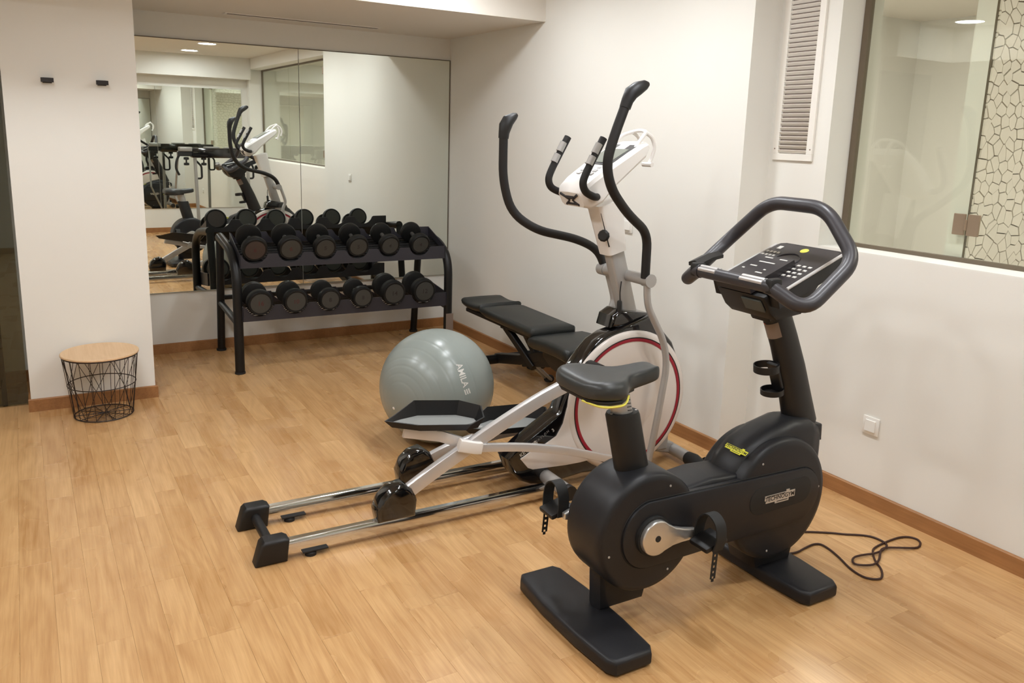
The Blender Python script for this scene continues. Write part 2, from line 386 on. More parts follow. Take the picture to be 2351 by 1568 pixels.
f1 = MB(); bar(f1, gl(2.6), gl(-.975), .024, HEAD-.022, HEAD-.002); obj('frame', f1, FRAMEM, win)
f1 = MB(); bar(f1, gl(2.601), gl(2.572), .026, SILL+.02, HEAD-.02); obj('frame', f1, FRAMEM, win)
f1 = MB(); bar(f1, gl(-.95), gl(-.978), .026, SILL+.02, HEAD-.02); obj('frame', f1, FRAMEM, win)
for a, b in ((2.573, YP+.003), (YP-.003, .45), (.444, -.95)):
    g = MB(); bar(g, gl(a), gl(b), .009, SILL+.018, HEAD-.018); obj('glass_pane', g, GLASS, win)
for zc in (1.293, 2.32):
    hg = MB()
    for s_ in (-1, 1):
        c = gl(YP+s_*.03); hg.box((c.x-.014, c.y, zc), (.012, .05, .088), Matrix.Rotation(R(1.23), 3, 'Z'), .002, 1)
    c = gl(YP); hg.lathe([(.007, -.022), (.007, .022)], (c.x-.02, c.y, zc), seg=10)
    obj('hinge', hg, HINGEM, win, 'square bronze steel glass hinge')
# room behind the glass
room2 = MB()
room2.b2((3.42, -1.5, -.06), (6.7, 4.8, 0)); struct('floor_behind_glass', room2, STONE, 'floor of the room behind the glass')
struct('ceiling_behind_glass', MB().b2((3.42, -1.5, ZC), (6.7, 4.8, ZC+.1)), CEILP, 'ceiling of the room behind the glass')
w = MB().b2((3.501, 4.5, 0), (6.7, 4.8, ZC)); w.b2((6.4, -1.5, 0), (6.7, 4.5, ZC)); w.b2((3.42, -1.5, 0), (6.4, -1.3, ZC))
struct('wall_behind_glass', w, PAINT, 'plain pale wall seen through the glass')
struct('wall_partition', MB().b2((3.335, YP+.02, 0), (4.6, YP+.1, ZC)), PAINT, 'plain back of the mosaic partition')
part = MB().b2((3.335, YP+.012, 0), (4.6, YP+.0199, ZC))
mw = struct('wall_mosaic', part, SGROUT, 'crazed cream stone mosaic wall behind the glass')
# voronoi stones
rs = random.Random(3); cells = []; X0, X1, Z0, Z1 = 3.338, 4.15, 1.0, 2.6
sz = .062; nxs = int((X1-X0)/sz)+3; nzs = int((Z1-Z0)/(sz*.72))+3; seeds = []
for i in range(-1, nxs):
    for j in range(-1, nzs):
        seeds.append((X0+(i+.5*(j % 2)+rs.uniform(-.42, .42))*sz, Z0+(j+rs.uniform(-.4, .4))*sz*.72))
def clip(poly, px, pz, nx_, nz_):
    out = []
    for i in range(len(poly)):
        a = poly[i]; b = poly[(i+1) % len(poly)]
        da = (a[0]-px)*nx_+(a[1]-pz)*nz_; db = (b[0]-px)*nx_+(b[1]-pz)*nz_
        if da <= 0: out.append(a)
        if (da < 0) != (db < 0) and abs(da-db) > 1e-12:
            t = da/(da-db); out.append((a[0]+(b[0]-a[0])*t, a[1]+(b[1]-a[1])*t))
    return out
extra = MB(); ns = 0
for i, s0 in enumerate(seeds):
    if not (X0-.05 < s0[0] < X1 and Z0 < s0[1] < Z1): continue
    poly = [(X0, Z0), (X1, Z0), (X1, Z1), (X0, Z1)]
    for k, t_ in enumerate(seeds):
        if k == i or abs(t_[0]-s0[0]) > .2 or abs(t_[1]-s0[1]) > .2: continue
        dx, dz = t_[0]-s0[0], t_[1]-s0[1]; L_ = math.hypot(dx, dz); gap = .0022
        poly = clip(poly, s0[0]+dx/2-dx/L_*gap, s0[1]+dz/2-dz/L_*gap, dx/L_, dz/L_)
        if len(poly) < 3: break
    if len(poly) < 3 or max(p[0] for p in poly)-min(p[0] for p in poly) < .004: continue
    mb = MB().prism(poly, YP+.012, YP+.004+rs.uniform(-.002, .002), 0)
    if s0[0] < 3.9 and ns < 290: obj('stone', mb, STONE, mw, ang=20); ns += 1
    else: extra.add(mb.v, mb.f)
o = obj('stones', extra, STONE, mw); o['kind'] = 'stuff'
# dark glass beside the pier
dg = sroot('door_1', 'dark glass panel with a black post left of the hook pier', (-.8, 5.2, 0))
obj('glass_pane', MB().b2((-1.54, 5.24, .01), (-.172, 5.25, 2.33)), DGLASS, dg)
obj('post', MB().b2((-.30, 5.262, 0), (-.275, 5.287, 2.33), .002, 1), BLKM, dg)

# ------------------------------------------------------------------ downlights
proto = None
for i, (x, y) in enumerate(DOWNLIGHTS):
    lb = {0: 'round white ceiling downlight nearest the front wall, reflected in the mirror', 1: 'second round downlight reflected in the mirror, nearer the room middle'}.get(i, ['', '', 'ceiling downlight above the elliptical trainer and bike', 'ceiling downlight between trainer and soffit', 'ceiling downlight nearest the soffit on the rack side', '', 'ceiling downlight on the pier side, middle of its row', 'ceiling downlight on the pier side, third from the soffit', 'ceiling downlight above the photographer'][i])
    if i == 5: lb = 'round downlight whose bright disc shows in the window glass'
    if proto is None:
        proto = thing('ceiling_downlight', lb, 'downlight', (x, y, ZC), 'recessed ceiling downlights')
        obj('trim_ring', MB().lathe([(.125, 0), (.122, -.006), (.108, -.008), (.104, -.003), (.104, 0)], (x, y, ZC), seg=36, cap=False), WHITEP, proto)
        obj('lens', MB().lathe([(.103, 0), (.103, -.0035)], (x, y, ZC), seg=36), LENS, proto)
    else: dup(proto, (x, y, ZC), lb, 'recessed ceiling downlights')
lo = None
for (x, y) in ((4.6, 3.45), (4.25, .75)):  # unseen lamps, added to brighten the room behind the glass
    a = thing('ceiling_downlight', 'added unseen fill light behind the glass, '+('north' if y > 2 else 'south')+' of the mosaic wall', 'downlight', (x, y, ZC), 'added fill lights behind the glass')
    obj('trim_ring', MB().lathe([(.125, 0), (.122, -.006), (.108, -.008), (.104, -.003), (.104, 0)], (x, y, ZC), seg=36, cap=False), WHITEP, a)
    obj('lens', MB().lathe([(.1, 0), (.1, -.0035)], (x, y, ZC), seg=36), FILL_LENS, a)

# ------------------------------------------------------------------ mirrors
def panel(name, x0, x1, z0, z1, yf, ang, parent):
    d = Vector((math.cos(ang), math.sin(ang), 0)); n = Vector((math.sin(ang), -math.cos(ang), 0))*.004
    a = Vector((x0, yf(x0), 0)); b = a+d*(x1-x0)/d.x
    vs = []
    for z in (z0, z1): vs += [a+Vector((0, 0, z)), b+Vector((0, 0, z)), b+n+Vector((0, 0, z)), a+n+Vector((0, 0, z))]
    return obj(name, MB().add(vs, [(0, 1, 2, 3), (4, 7, 6, 5), (0, 4, 5, 1), (1, 5, 6, 2), (2, 6, 7, 3), (3, 7, 4, 0)]), MIRROR, parent)
mr = thing('wall_mirror', 'large frameless two-panel mirror on the back wall above the dumbbell rack', 'mirror', (1.7, 6.11, .44))
for a, b, an in ((.49, 1.663, R(1.33)), (1.667, xa(6.1)-.004, R(1.27))):
    panel('mirror_panel', a, b, .442, 2.165, lambda x: yb(x)-.008, an, mr)
edge = MB(); edge.tube([(.49, yb(.49)-.013, .44), (xa(6.1)-.004, yb(2.87)-.013, .44)], .003, 6)
obj('bottom_channel', edge, MEDGE, mr)
for zt_ in (2.167,):
    obj('top_edge', MB().tube([(.49, yb(.49)-.013, zt_), (xa(6.1)-.004, yb(2.87)-.013, zt_)], .003, 6), FRAMEM, mr)
obj('side_edge', MB().tube([(xa(6.1)-.006, yb(2.87)-.014, .445), (xa(6.1)-.006, yb(2.87)-.014, 2.165)], .0028, 6), FRAMEM, mr)
mr2 = thing('wall_mirror', 'mirror on the wall behind the photographer, seen reflected', 'mirror', (2.0, -1.11, .36))
for a, b in ((.6, 1.84), (1.845, 3.08)):
    obj('mirror_panel', MB().b2((a, -1.116, .36), (b, -1.108, 2.16)), MIRROR, mr2)

# ------------------------------------------------------------------ wall fittings
# ventilation grille
vg = thing('ventilation_grille', 'tall narrow white louvred ventilation grille on the right wall', 'vent', (3.14, 2.8, 1.5))
y0, y1, z0, z1 = 2.683, 2.922, 1.52, 2.61; XV = xn(2.8)
f = MB()
f.b2((XV-.012, y0, z0), (XV, y1, z0+.033), .002, 1); f.b2((XV-.012, y0, z1-.03), (XV, y1, z1), .002, 1)
f.b2((XV-.0118, y0, z0+.033), (XV, y0+.034, z1-.03)); f.b2((XV-.0118, y1-.034, z0+.033), (XV, y1, z1-.03))
obj('frame', f, VENTM, vg)
obj('backing', MB().b2((XV-.0015, y0+.03, z0+.03), (XV-.0005, y1-.03, z1-.03)), mat('vent_shadow', (132, 118, 108), .9), vg)
zz = z0+.036; me = None
while zz < z1-.045:
    if me is None:
        bx = MB().box((0, 0, 0), (.017, y1-y0-.066, .0025), Matrix.Rotation(R(48), 3, 'Y')); me = mesh_from('slat', bx, VENTM)
    s_ = bpy.data.objects.new('slat', me); COL.objects.link(s_); s_.parent = vg; s_.location = (XV-.0085-3.14, (y0+y1)/2-2.8, zz+.007-1.5); zz += .0215
sc = MB()
for yy in (y0+.012, y1-.012): sc.lathe([(.0035, 0), (.003, .002)], (XV-.012, yy, z0+.055), (-1, 0, 0), 8)
obj('screws', sc, STICK, vg)
# slot diffuser in the soffit
ac = thing('slot_diffuser', 'long thin white slot diffuser in the soffit above the mirror', 'air diffuser', (1.65, 5.86, 2.33))
a, b = Vector((1.115, 5.845, 2.331)), Vector((2.195, 5.885, 2.331))
q = Matrix.Rotation(math.atan2(b.y-a.y, b.x-a.x), 3, 'Z'); c = (a+b)/2
obj('frame', MB().box(c+Vector((0, .030, -.001)), ((b-a).length, .012, .006), q).box(c-Vector((0, .030, .001)), ((b-a).length, .012, .006), q).box(a+Vector((0, 0, -.002)), (.012, .072, .008), q), VENTM, ac)
obj('slot', MB().box(c-Vector((0, 0, .0005)), ((b-a).length-.01, .048, .003), q), mat('slot_dark', (96, 80, 70), .9), ac)
# sockets
def socket(x, y, z, lb, name='light_switch', n=1):
    t = thing(name, lb, 'switch' if name == 'light_switch' else 'socket', (x, y, z))
    obj('cover_plate', MB().box((x-.004, y, z), (.008, .082, .082), None, .0025, 2), SOCK, t)
    obj('rocker', MB().box((x-.010, y, z), (.008, .052, .052), Matrix.Rotation(R(3), 3, 'Y'), .0015, 1), SOCK, t)
socket(xn(2.21), 2.21, .372, 'small square white switch low on the right wall above the cord')
socket(xa(3.8), 3.79, 1.105, 'small square white switch behind the elliptical trainer mast')
# hooks
def hook(x, y, z, lb, grp, face=(0, -1)):
    t = thing('coat_hook', lb, 'hook', (x, y, z), grp)
    fx, fy = face
    def m(u, v, w_): return (x+u*(-fy)+v*fx, y+u*fx+v*fy, z+w_) if fx == 0 else (x+v*fx, y+u, z+w_)
    a = MB(); A = m(-.022, 0, -.014); B = m(.022, .006, .014)
    obj('backplate', MB().b2([min(A[i], B[i]) for i in range(3)], [max(A[i], B[i]) for i in range(3)], .001, 1), HOOKM, t)
    A = m(-.026, .006, -.006); B = m(.026, .04, .004)
    obj('peg', MB().b2([min(A[i], B[i]) for i in range(3)], [max(A[i], B[i]) for i in range(3)], .0015, 1).b2([min(m(-.03, .034, -.011)[i], m(.03, .044, .012)[i]) for i in range(3)], [max(m(-.03, .034, -.011)[i], m(.03, .044, .012)[i]) for i in range(3)], .001, 1), HOOKM, t)
hook(.052, 5.105, 1.812, 'left of the two small black hooks on the white pier', 'hooks on the pier')
hook(.312, 5.105, 1.812, 'right of the two small black hooks on the white pier', 'hooks on the pier')
for yy, wd3 in ((.9, 'nearest the front wall'), (1.35, 'middle of three'), (1.8, 'nearest the pier')): hook(-1.55, yy, 1.81, 'small black hook on the left wall, '+wd3, 'hooks on the left wall', (1, 0))

# ------------------------------------------------------------------ wire basket table
bx, by, hb = .197, 4.90, .352
t = thing('basket_table', 'black wire basket side table with a round birch top at the foot of the pier', 'side table', (bx, by, 0))
obj('table_top', MB().lathe([(.001, hb), (.192, hb), (.197, hb+.003), (.197, hb+.010), (.193, hb+.013), (.001, hb+.013)], (bx, by, 0), seg=56, cap=False), TABLEW, t, 'pale round wooden lid')
def rg(r, z, n=48): return [(bx+r*math.cos(2*math.pi*k/n), by+r*math.sin(2*math.pi*k/n), z) for k in range(n)]
rb, rtp = .150, .190
obj('top_ring', MB().tube(rg(rtp, hb-.004), .0032, 6, True), WIREM, t)
obj('middle_ring', MB().tube(rg(.172, .185), .0026, 6, True), WIREM, t)
obj('base_ring', MB().tube(rg(rb, .006), .0032, 6, True), WIREM, t)
def bp_(r, z, a): return (bx+r*math.cos(a), by+r*math.sin(a), z)
vw = MB(); n = 20
rad = lambda z: rb+(rtp-rb)*(z/hb)
for k in range(n):
    a = 2*math.pi*k/n; vw.tube([bp_(rb, .006, a), bp_(rtp, hb-.004, a)], .0016, 5)
obj('upright_wires', vw, WIREM, t)
dw = MB(); q8 = 7
for k in range(q8):
    a = 2*math.pi*k/q8; h_ = math.pi/q8
    for s_ in (-1, 1):
        dw.tube([bp_(rad(.185), .185, a), bp_(rtp, hb-.004, a+s_*h_)], .0016, 5)
        dw.tube([bp_(rad(.185), .185, a), bp_(rb, .006, a+s_*h_)], .0016, 5)
obj('diagonal_wires', dw, WIREM, t)
gr = MB()
for r_ in (.03, .055, .08, .105, .128): gr.tube(rg(r_, .006, 32), .0013, 5, True)
for k in range(5):
    a = math.pi*k/5; gr.tube([bp_(rb, .008, a), bp_(-rb, .008, a)], .0022, 5)
obj('base_grid', gr, WIREM, t)

# ------------------------------------------------------------------ dumbbell rack
rk = thing('dumbbell_rack', 'black two-tier steel dumbbell rack in front of the mirror', 'dumbbell rack', (1.79, 5.7, 0))
for x in (1.036, 2.545):
    p = fillet([(x, 5.39, 0), (x, 5.39, .69), (x, 5.55, .80), (x, 5.93, .845), ], .13, 8)
    fr_ = obj('side_frame', MB().tube(p, .031, 14), BLKM, rk)
    obj('rear_leg', MB().tube([(x, 6.045, 0), (x, 5.93, .835)], .027, 12), BLKM, rk)
    obj('side_brace', MB().tube([(x, 5.39, .335), (x, 6.0, .365)], .022, 10), BLKM, rk)
    for yy in (5.39, 6.045): obj('rubber_foot', MB().lathe([(.034, 0), (.034, .014)], (x, yy, 0), seg=14), BLKR, rk)
def shelf(z0, z1, yf, zrest, slope, heads, xo):
    """scalloped front plate and rear plate with wires between: z0 lower edge, z1 crest"""
    x0, x1 = 1.062, 2.52; pts = [(x0, z0), (x1, z0)]; top = []
    cen = [(1.158+.2325*k+xo, heads[k]) for k in range(6)]
    n_ = 120
    for i in range(n_+1):
        x = x0+(x1-x0)*i/n_; d, r_ = min((abs(x-c_), q_) for c_, q_ in cen)
        top.append((x, min(z1, zrest+r_-math.sqrt(max(0, (r_+.006)**2-d*d))) if d < r_+.006 else z1))
    poly = [(x0, z0)]+[(x1, z0)]+top[::-1]
    s = obj('shelf_front', MB().prism(poly, yf, yf+.006), RACKM, rk)
    top2 = [(x, z+slope) for x, z in top]
    obj('shelf_rear', MB().prism([(x0, z0+slope)]+[(x1, z0+slope)]+top2[::-1], yf+.30, yf+.306), RACKM, rk)
    for xx in (x0, x1): obj('shelf_end', MB().prism([(yf, z0), (yf+.306, z0+slope), (yf+.306, z1+slope), (yf, z1)], xx-.003, xx+.003, ax='x'), RACKM, rk)
    w_ = MB()
    for k in range(9):
        f_ = (k+.7)/9.6; rb_ = .0035 if zrest < .6 else .0135; zb_ = zrest-.009-rb_+slope*(f_*.30+yf-(5.385 if zrest > .6 else 5.335))/.30; w_.tube([(x0, yf+.30*f_, zb_), (x1, yf+.30*f_, zb_)], rb_, 8)
    obj('shelf_bars', w_, BLKM, rk)
tn = [.0845, .0835, .079, .078, .0765, .076]; bn = [.0855, .082, .077, .0755, .089, .0895]
shelf(.700, .792, 5.40, .735, .109, tn, 0)
shelf(.352, .452, 5.365, .388, .038, bn, .013)
obj('sticker', MB().b2((2.545-.028, 5.356, .02), (2.545+.03, 5.36, .29)), STICK, rk, 'taupe grey information sticker on the right front leg')
# cross tube at the back
obj('cross_tube', MB().tube([(1.036, 6.0, .40), (2.545, 6.0, .40)], .018, 10), BLKM, rk)
WORDS = {'t': ['6', '6', '5', '5', '4', '4'], 'b': ['16', '10', '8', '8', '14', '12']}
def dumbbell(x, yn, zn, r, dy, dz, num, lb, grp, face, txt):
    c = Vector((x, yn, zn)); ax = Vector((0, dy, dz)).normalized(); Lt = math.hypot(dy, dz)
    t = thing('dumbbell', lb, 'dumbbell', c, grp); hw = .050 if zn > .6 else (.056 if r < .084 else .066)
    for s_ in (0, 1):
        o_ = c+ax*(0 if s_ == 0 else Lt); d_ = ax if s_ == 0 else -ax
        prof = [(r*.78, -.001), (r*.90, -.003), (r*.965, .006), (r, .018), (r, hw*.55), (r*.985, hw*.62), (r, hw*.7), (r*.97, hw-.006), (r*.8, hw), (r*.25, hw)]
        hd = obj('head', MB().lathe(prof, o_, d_, 30), HEADR, t)
        obj('face_plate', MB().lathe([(r*.76, -.0035), (r*.77, .001)], o_, d_, 30), face, hd)
        if s_ == 0:
            u = Vector((1, 0, 0)); v = ax.cross(u)*-1; v = v if v.z > 0 else -v
            obj('weight_number', text_mb(num, r*.5, lambda a_, b_, e_: o_-ax*(.0042+e_)+u*a_+v*b_, .0003), txt, hd)
    obj('handle', MB().lathe([(.014, hw), (.014, hw+.01), (.0165, Lt/2), (.014, Lt-hw-.01), (.014, Lt-hw)], c, ax, 14), HANDLE, t)
ordw = ['first', 'second', 'third', 'fourth', 'fifth', 'sixth']
for k in range(6):
    x = 1.158+.2325*k
    dumbbell(x, 5.385, .735+tn[k], tn[k], .215, .078, WORDS['t'][k], f'small black round dumbbell on the upper shelf, {ordw[k]} from the left', 'dumbbells on the upper shelf', HEADFR if k < 1 else HEADF, REDTXT if k < 2 else DARKTXT)
    big = 'large' if k > 3 else 'medium'
    dumbbell(x+.013, 5.335, .388+bn[k], bn[k], .235, .03, WORDS['b'][k], f'{big} black round dumbbell on the lower shelf, {ordw[k]} from the left', 'dumbbells on the lower shelf', HEADF, REDTXT if k < 2 else DARKTXT)

# ------------------------------------------------------------------ exercise ball
BC, BR = Vector((1.72, 3.762, .298)), .300
bm_ = MB(); A = (Vector((0, 0, 1.6))-BC).normalized(); A = (A*.76-RT*.58-UP*.27).normalized()
prof = []; NN = 200
for i in range(NN+1):
    th_ = math.pi*i/NN; r_ = BR
    lat = math.degrees(th_)
    g = 0
    for c_ in (100, 112, 124, 136, 144, 152, 160, 18, 34, 50, 66): g += math.exp(-((lat-c_)/.85)**2)
    r_ -= .0007*g
    prof.append((max(.0005, r_*math.sin(th_)), -r_*math.cos(th_)))
bm_.lathe(prof, BC, A, 72)
bl = obj('exercise_ball', bm_, BALLM, at=tuple(BC-Vector((0, 0, .298)))); tag(bl, 'large grey inflated exercise ball on the floor', 'ball')
ORG[bl.name] = BC-Vector((0, 0, .298))
# lettering runs down the right front of the ball
ld = (Vector((0, 0, 1.6))-BC).normalized(); sr = RT; su = UP
def onball(px, py, r_=BR+.0015):
    """point of the ball seen at angular offset px,py (metres on the disc facing the camera)"""
    q_ = sr*px+su*py; k_ = math.sqrt(max(0, r_*r_-q_.length_squared)); qq = q_-ld*0
    dd = ld-(sr*ld.dot(sr)+su*ld.dot(su)); dd.normalize()
    return BC+q_+dd*k_
def tx(a_, b_, e_):
    ang = R(-72); u0 = a_*math.cos(ang)-b_*math.sin(ang); v0 = a_*math.sin(ang)+b_*math.cos(ang)
    return onball(.148+u0*1.0, .075+v0, BR+.001+e_)
obj('printed_lettering', text_mb('AMILA', .042, tx, .0004, 1.0), LABEL, bl, 'white brand lettering')
lg = MB()
for k in range(3):
    vs = []
    for (a_, b_) in ((.072, -.014+k*.010), (.098, -.014+k*.010), (.098, -.008+k*.010), (.072, -.008+k*.010)): vs.append(tx(a_, b_, 0))
    for (a_, b_) in ((.072, -.014+k*.010), (.098, -.014+k*.010), (.098, -.008+k*.010), (.072, -.008+k*.010)): vs.append(tx(a_, b_, -.003))
    lg.add(vs, [(0, 1, 2, 3), (4, 7, 6, 5), (0, 4, 5, 1), (1, 5, 6, 2), (2, 6, 7, 3), (3, 7, 4, 0)])
obj('printed_mark', lg, LABEL, bl)
pv = onball(-.198, -.094, BR); nv = (pv-BC).normalized()
obj('valve_plug', MB().lathe([(.008, -.002), (.008, .001), (.004, .003)], pv, nv, 12), WHITEP, bl, 'small white valve plug')

# ------------------------------------------------------------------ weight bench
wb = thing('weight_bench', 'black padded adjustable weight bench along the right wall', 'weight bench', (2.62, 4.3, 0))
def pad(x0, x1, y0, y1, zb, zt, sag=0, tilt=0, nm='pad', n_=8):
    rings = []; b_ = .018
    for i in range(n_+1):
        f_ = i/n_; y = y0+(y1-y0)*f_; zo = tilt*f_+sag*(1-(2*f_-1)**2)*-1
        k_ = 0 if 0 < i < n_ else .012
        x0_, x1_, a_, c_ = x0+k_, x1-k_, zb+zo+k_*.5, zt+zo-k_
        rings.append([(x0_+b_, y, a_), (x0_, y, a_+b_), (x0_, y, c_-b_), (x0_+b_*.4, y, c_-b_*.35), (x0_+b_*1.3, y, c_), ((x0+x1)/2, y, c_+.002), (x1_-b_*1.3, y, c_), (x1_-b_*.4, y, c_-b_*.35), (x1_, y, c_-b_), (x1_, y, a_+b_), (x1_-b_, y, a_)])
        if i == 0: rings.append([(p[0]*1, p[1]+.012, p[2]) for p in [(x0+b_, y, zb+zo), (x0, y, zb+zo+b_), (x0, y, zt+zo-b_), (x0+b_*.4, y, zt+zo-b_*.35), (x0+b_*1.3, y, zt+zo), ((x0+x1)/2, y, zt+zo+.002), (x1-b_*1.3, y, zt+zo), (x1-b_*.4, y, zt+zo-b_*.35), (x1, y, zt+zo-b_), (x1, y, zb+zo+b_), (x1-b_, y, zb+zo)]])
    return MB().loft(rings)
obj('head_pad', pad(2.475, 2.80, 4.735, 5.05, .432, .485, .016, .0), VINYL, wb, ang=50)
obj('back_pad', pad(2.452, 2.775, 4.03, 4.725, .410, .472, 0, .008), VINYL, wb, ang=50)
obj('seat_pad', pad(2.44, 2.83, 3.62, 4.07, .362, .440, -.012, -.012), VINYL, wb, ang=50)
obj('back_frame', MB().b2((2.50, 4.06, .385), (2.535, 5.0, .412), .004, 1).b2((2.69, 4.06, .385), (2.725, 5.0, .412), .004, 1).b2((2.5, 4.45, .375), (2.725, 4.5, .40), .004, 1), BLKM, wb)
obj('support_arm', MB().tube([(2.56, 4.52, .37), (2.60, 4.22, .17)], .022, 8, square=True).tube([(2.68, 4.52, .37), (2.66, 4.22, .17)], .022, 8, square=True), BLKM, wb)
obj('adjustment_rail', MB().tube([(2.61, 4.36, .16), (2.61, 4.0, .25)], .02, 8, square=True).tube([(2.62, 4.1, .22), (2.62, 4.12, .39)], .018, 8, square=True), BLKM, wb)
obj('main_beam', MB().tube([(2.62, 4.72, .105), (2.62, 4.40, .175), (2.62, 4.15, .26), (2.62, 3.9, .265), (2.62, 3.62, .22)], .034, 10, square=True), BLKM, wb)
obj('seat_post', MB().prism([(3.62, .22), (3.92, .25), (4.02, .30), (4.03, .355), (3.62, .36)], 2.53, 2.73, .01, 'x'), BLKP, wb)
obj('rear_stabiliser', MB().tube([(2.34, 4.70, .105), (2.90, 4.70, .105)], .032, 14), BLKM, wb)
for xx in (2.36, 2.88): obj('rubber_foot', MB().b2((xx-.03, 4.665, 0), (xx+.03, 4.735, .065), .006, 1), BLKR, wb)
obj('front_stabiliser', MB().tube([(2.44, 3.64, .05), (2.80, 3.64, .05)], .03, 12).tube([(2.62, 3.64, .05), (2.62, 3.64, .19)], .026, 10), BLKM, wb)
obj('lever_strut', MB().tube([(2.585, 4.23, .185), (2.79, 4.37, .032)], .011, 8).tube([(2.61, 4.21, .185), (2.80, 4.33, .036)], .011, 8), SILVER, wb)
obj('strut_foot', MB().tube([(2.775, 4.335, .046), (2.825, 4.375, .027)], .026, 12), BLKR, wb)
for x_, y_ in ((2.66, 4.18), (2.62, 4.08)): pass

# ------------------------------------------------------------------ elliptical trainer
EY = 3.035
el = thing('elliptical_trainer', 'white and black elliptical cross trainer with chrome rails and two moving arms', 'elliptical trainer', (1.6, EY, 0))
for y in (2.878, 3.192):
    r_ = obj('rail', MB().prism([(y-.018, .022), (y+.018, .022), (y+.018, .066), (y+.011, .077), (y-.011, .077), (y-.018, .066)], .69, 1.90, ax='x'), CHROME, el)
    obj('end_cap', MB().prism([(.574, .0), (.694, .0), (.704, .084), (.688, .094), (.612, .094), (.598, .082)], y-.036, y+.036, .012, 'y', 3), BLKP, el)
    lf = obj('levelling_foot', MB().b2((.752, y-.034, .018), (.85, y+.012, .0235)).lathe([(.022, 0), (.022, .012), (.012, .019)], (.785, y-.016, 0), seg=14), BLKR, el)
obj('rear_crossbar', MB().tube([(.645, 2.90, .048), (.645, 3.17, .048)], .019, 12), BLKP, el)
obj('cross_tube', MB().tube([(1.895, 2.76, .078), (1.895, 3.29, .078)], .031, 16), SILVER, el)
for y in (2.80, 2.75): pass
obj('tube_cap', MB().tube([(1.895, 2.735, .078), (1.895, 2.765, .078)], .034, 14), BLKP, el)
# drive housing
outl = [(1.69, 0.194), (1.707, 0.157), (1.722, 0.121), (1.768, 0.074), (1.822, 0.049), (1.905, 0.031), (2.1, 0.05), (2.3, 0.035), (2.46, 0.045), (2.58, 0.12), (2.655, 0.24), (2.68, 0.38), (2.66, 0.52), (2.6, 0.64), (2.52, 0.72), (2.47, 0.752), (2.455, 0.785), (2.277, 0.733), (2.208, 0.718), (2.143, 0.685), (2.089, 0.633), (2.04, 0.566), (2.009, 0.498), (1.984, 0.432), (1.958, 0.368), (1.903, 0.334), (1.761, 0.251)]
obj('housing', MB().prism(outl, 2.945, 3.045, .016, 'y', 3), BLKG, el, 'glossy black drive housing', ang=50)
for y, s_ in ((2.945, -1), (3.045, 1)):
    prof = [(.342, -.004), (.344, .004), (.336, .012), (.316, .016), (.309, .0145), (.29, .014), (.17, .020), (.155, .0185), (.15, .0205), (.05, .023), (.001, .0235)]
    fc = obj('flywheel_cover', MB().lathe(prof, (2.34, y, .378), (0, s_, 0), 96, cap=False), WHITEG, el, ang=60)
    ring = MB(); rr_ = [(.293, .0160), (.3, .0176), (.308, .0166)]
    ring.lathe(rr_, (2.34, y, .378), (0, s_, 0), 96, cap=False); obj('red_ring', ring, RED, fc, 'dark red ring stripe')
    ring = MB().lathe([(.308, .0166), (.311, .0176), (.3135, .0165)], (2.34, y, .378), (0, s_, 0), 96, cap=False); obj('black_ring', ring, BLKP, fc)
    pl = [(2.013, 0.456), (1.993, 0.39), (1.975, 0.32), (1.942, 0.266), (1.878, 0.235), (1.802, 0.211), (1.755, 0.187), (1.795, 0.138), (1.821, 0.126), (1.997, 0.115), (2.075, 0.114), (2.141, 0.117), (2.3, 0.06), (2.34, 0.1), (2.2, 0.3), (2.1, 0.5)]
    yy = y+s_*.001
    obj('side_panel', MB().prism([(p[0], p[1]) for p in pl], min(yy, yy+s_*.009), max(yy, yy+s_*.009), .003), WHITEG, el, 'white side panel')
# lettering on the housing
dx = Vector((.83, 0, .56)).normalized(); dz_ = Vector((-dx.z, 0, dx.x))
def onh(cx_, cz_):
    o_ = Vector((cx_, 2.9435, cz_)); return lambda a_, b_, e_: o_+dx*a_+dz_*b_+Vector((0, -e_, 0))
dx = Vector((math.cos(R(33)), 0, math.sin(R(33)))); dz_ = Vector((-dx.z, 0, dx.x))
obj('brand_lettering', text_mb('KETTLER', .026, onh(1.7990, 0.2260), .0004, 1.0), LABEL, el, 'white brand lettering')
obj('model_lettering', text_mb('SKYLON', .0165, onh(1.8710, 0.2740), .0004, 1.35), mat('print_mid_grey', (120, 120, 122), .5), el, 'grey model lettering')
obj('model_lettering', text_mb('3', .024, onh(1.9260, 0.2940), .0004, 1.0), LABEL, el)
# mast
def rect_loft(p0, p1, w0, d0, w1, d1, b_=.012):
    """rounded-rectangle loft from p0 to p1; w across x-direction, d along y"""
    out = []
    for p, w_, d_ in ((p0, w0, d0), (p1, w1, d1)):
        p = Vector(p); ax = (Vector(p1)-Vector(p0)).normalized(); u = Vector((0, 1, 0)); v = ax.cross(u).normalized()
        ring = []
        for sx, sy in ((-1, -1), (1, -1), (1, 1), (-1, 1)):
            for k in range(4):
                a = {(-1, -1): 180, (1, -1): 270, (1, 1): 0, (-1, 1): 90}[(sx, sy)]+k*30
                ring.append(p+v*(sx*(w_/2-b_)+b_*math.cos(R(a)))+u*(sy*(d_/2-b_)+b_*math.sin(R(a))))
        out.append(ring)
    return out
obj('mast', MB().loft(rect_loft((2.405, EY, .70), (2.27, EY, 1.12), .085, .062, .080, .062)), SILVER, el, 'silver steering mast')
obj('mast_collar', MB().prism([(2.24, .735), (2.485, .735), (2.46, .79), (2.30, .815), (2.255, .79)], 2.97, 3.10, .014, 'y', 3), BLKG, el)
sl = rect_loft((2.276, EY, 1.085), (2.212, EY, 1.315), .105, .095, .135, .115, .02)
obj('mast_sleeve', MB().loft(sl), WHITEP, el, 'white plastic mast sleeve', ang=50)
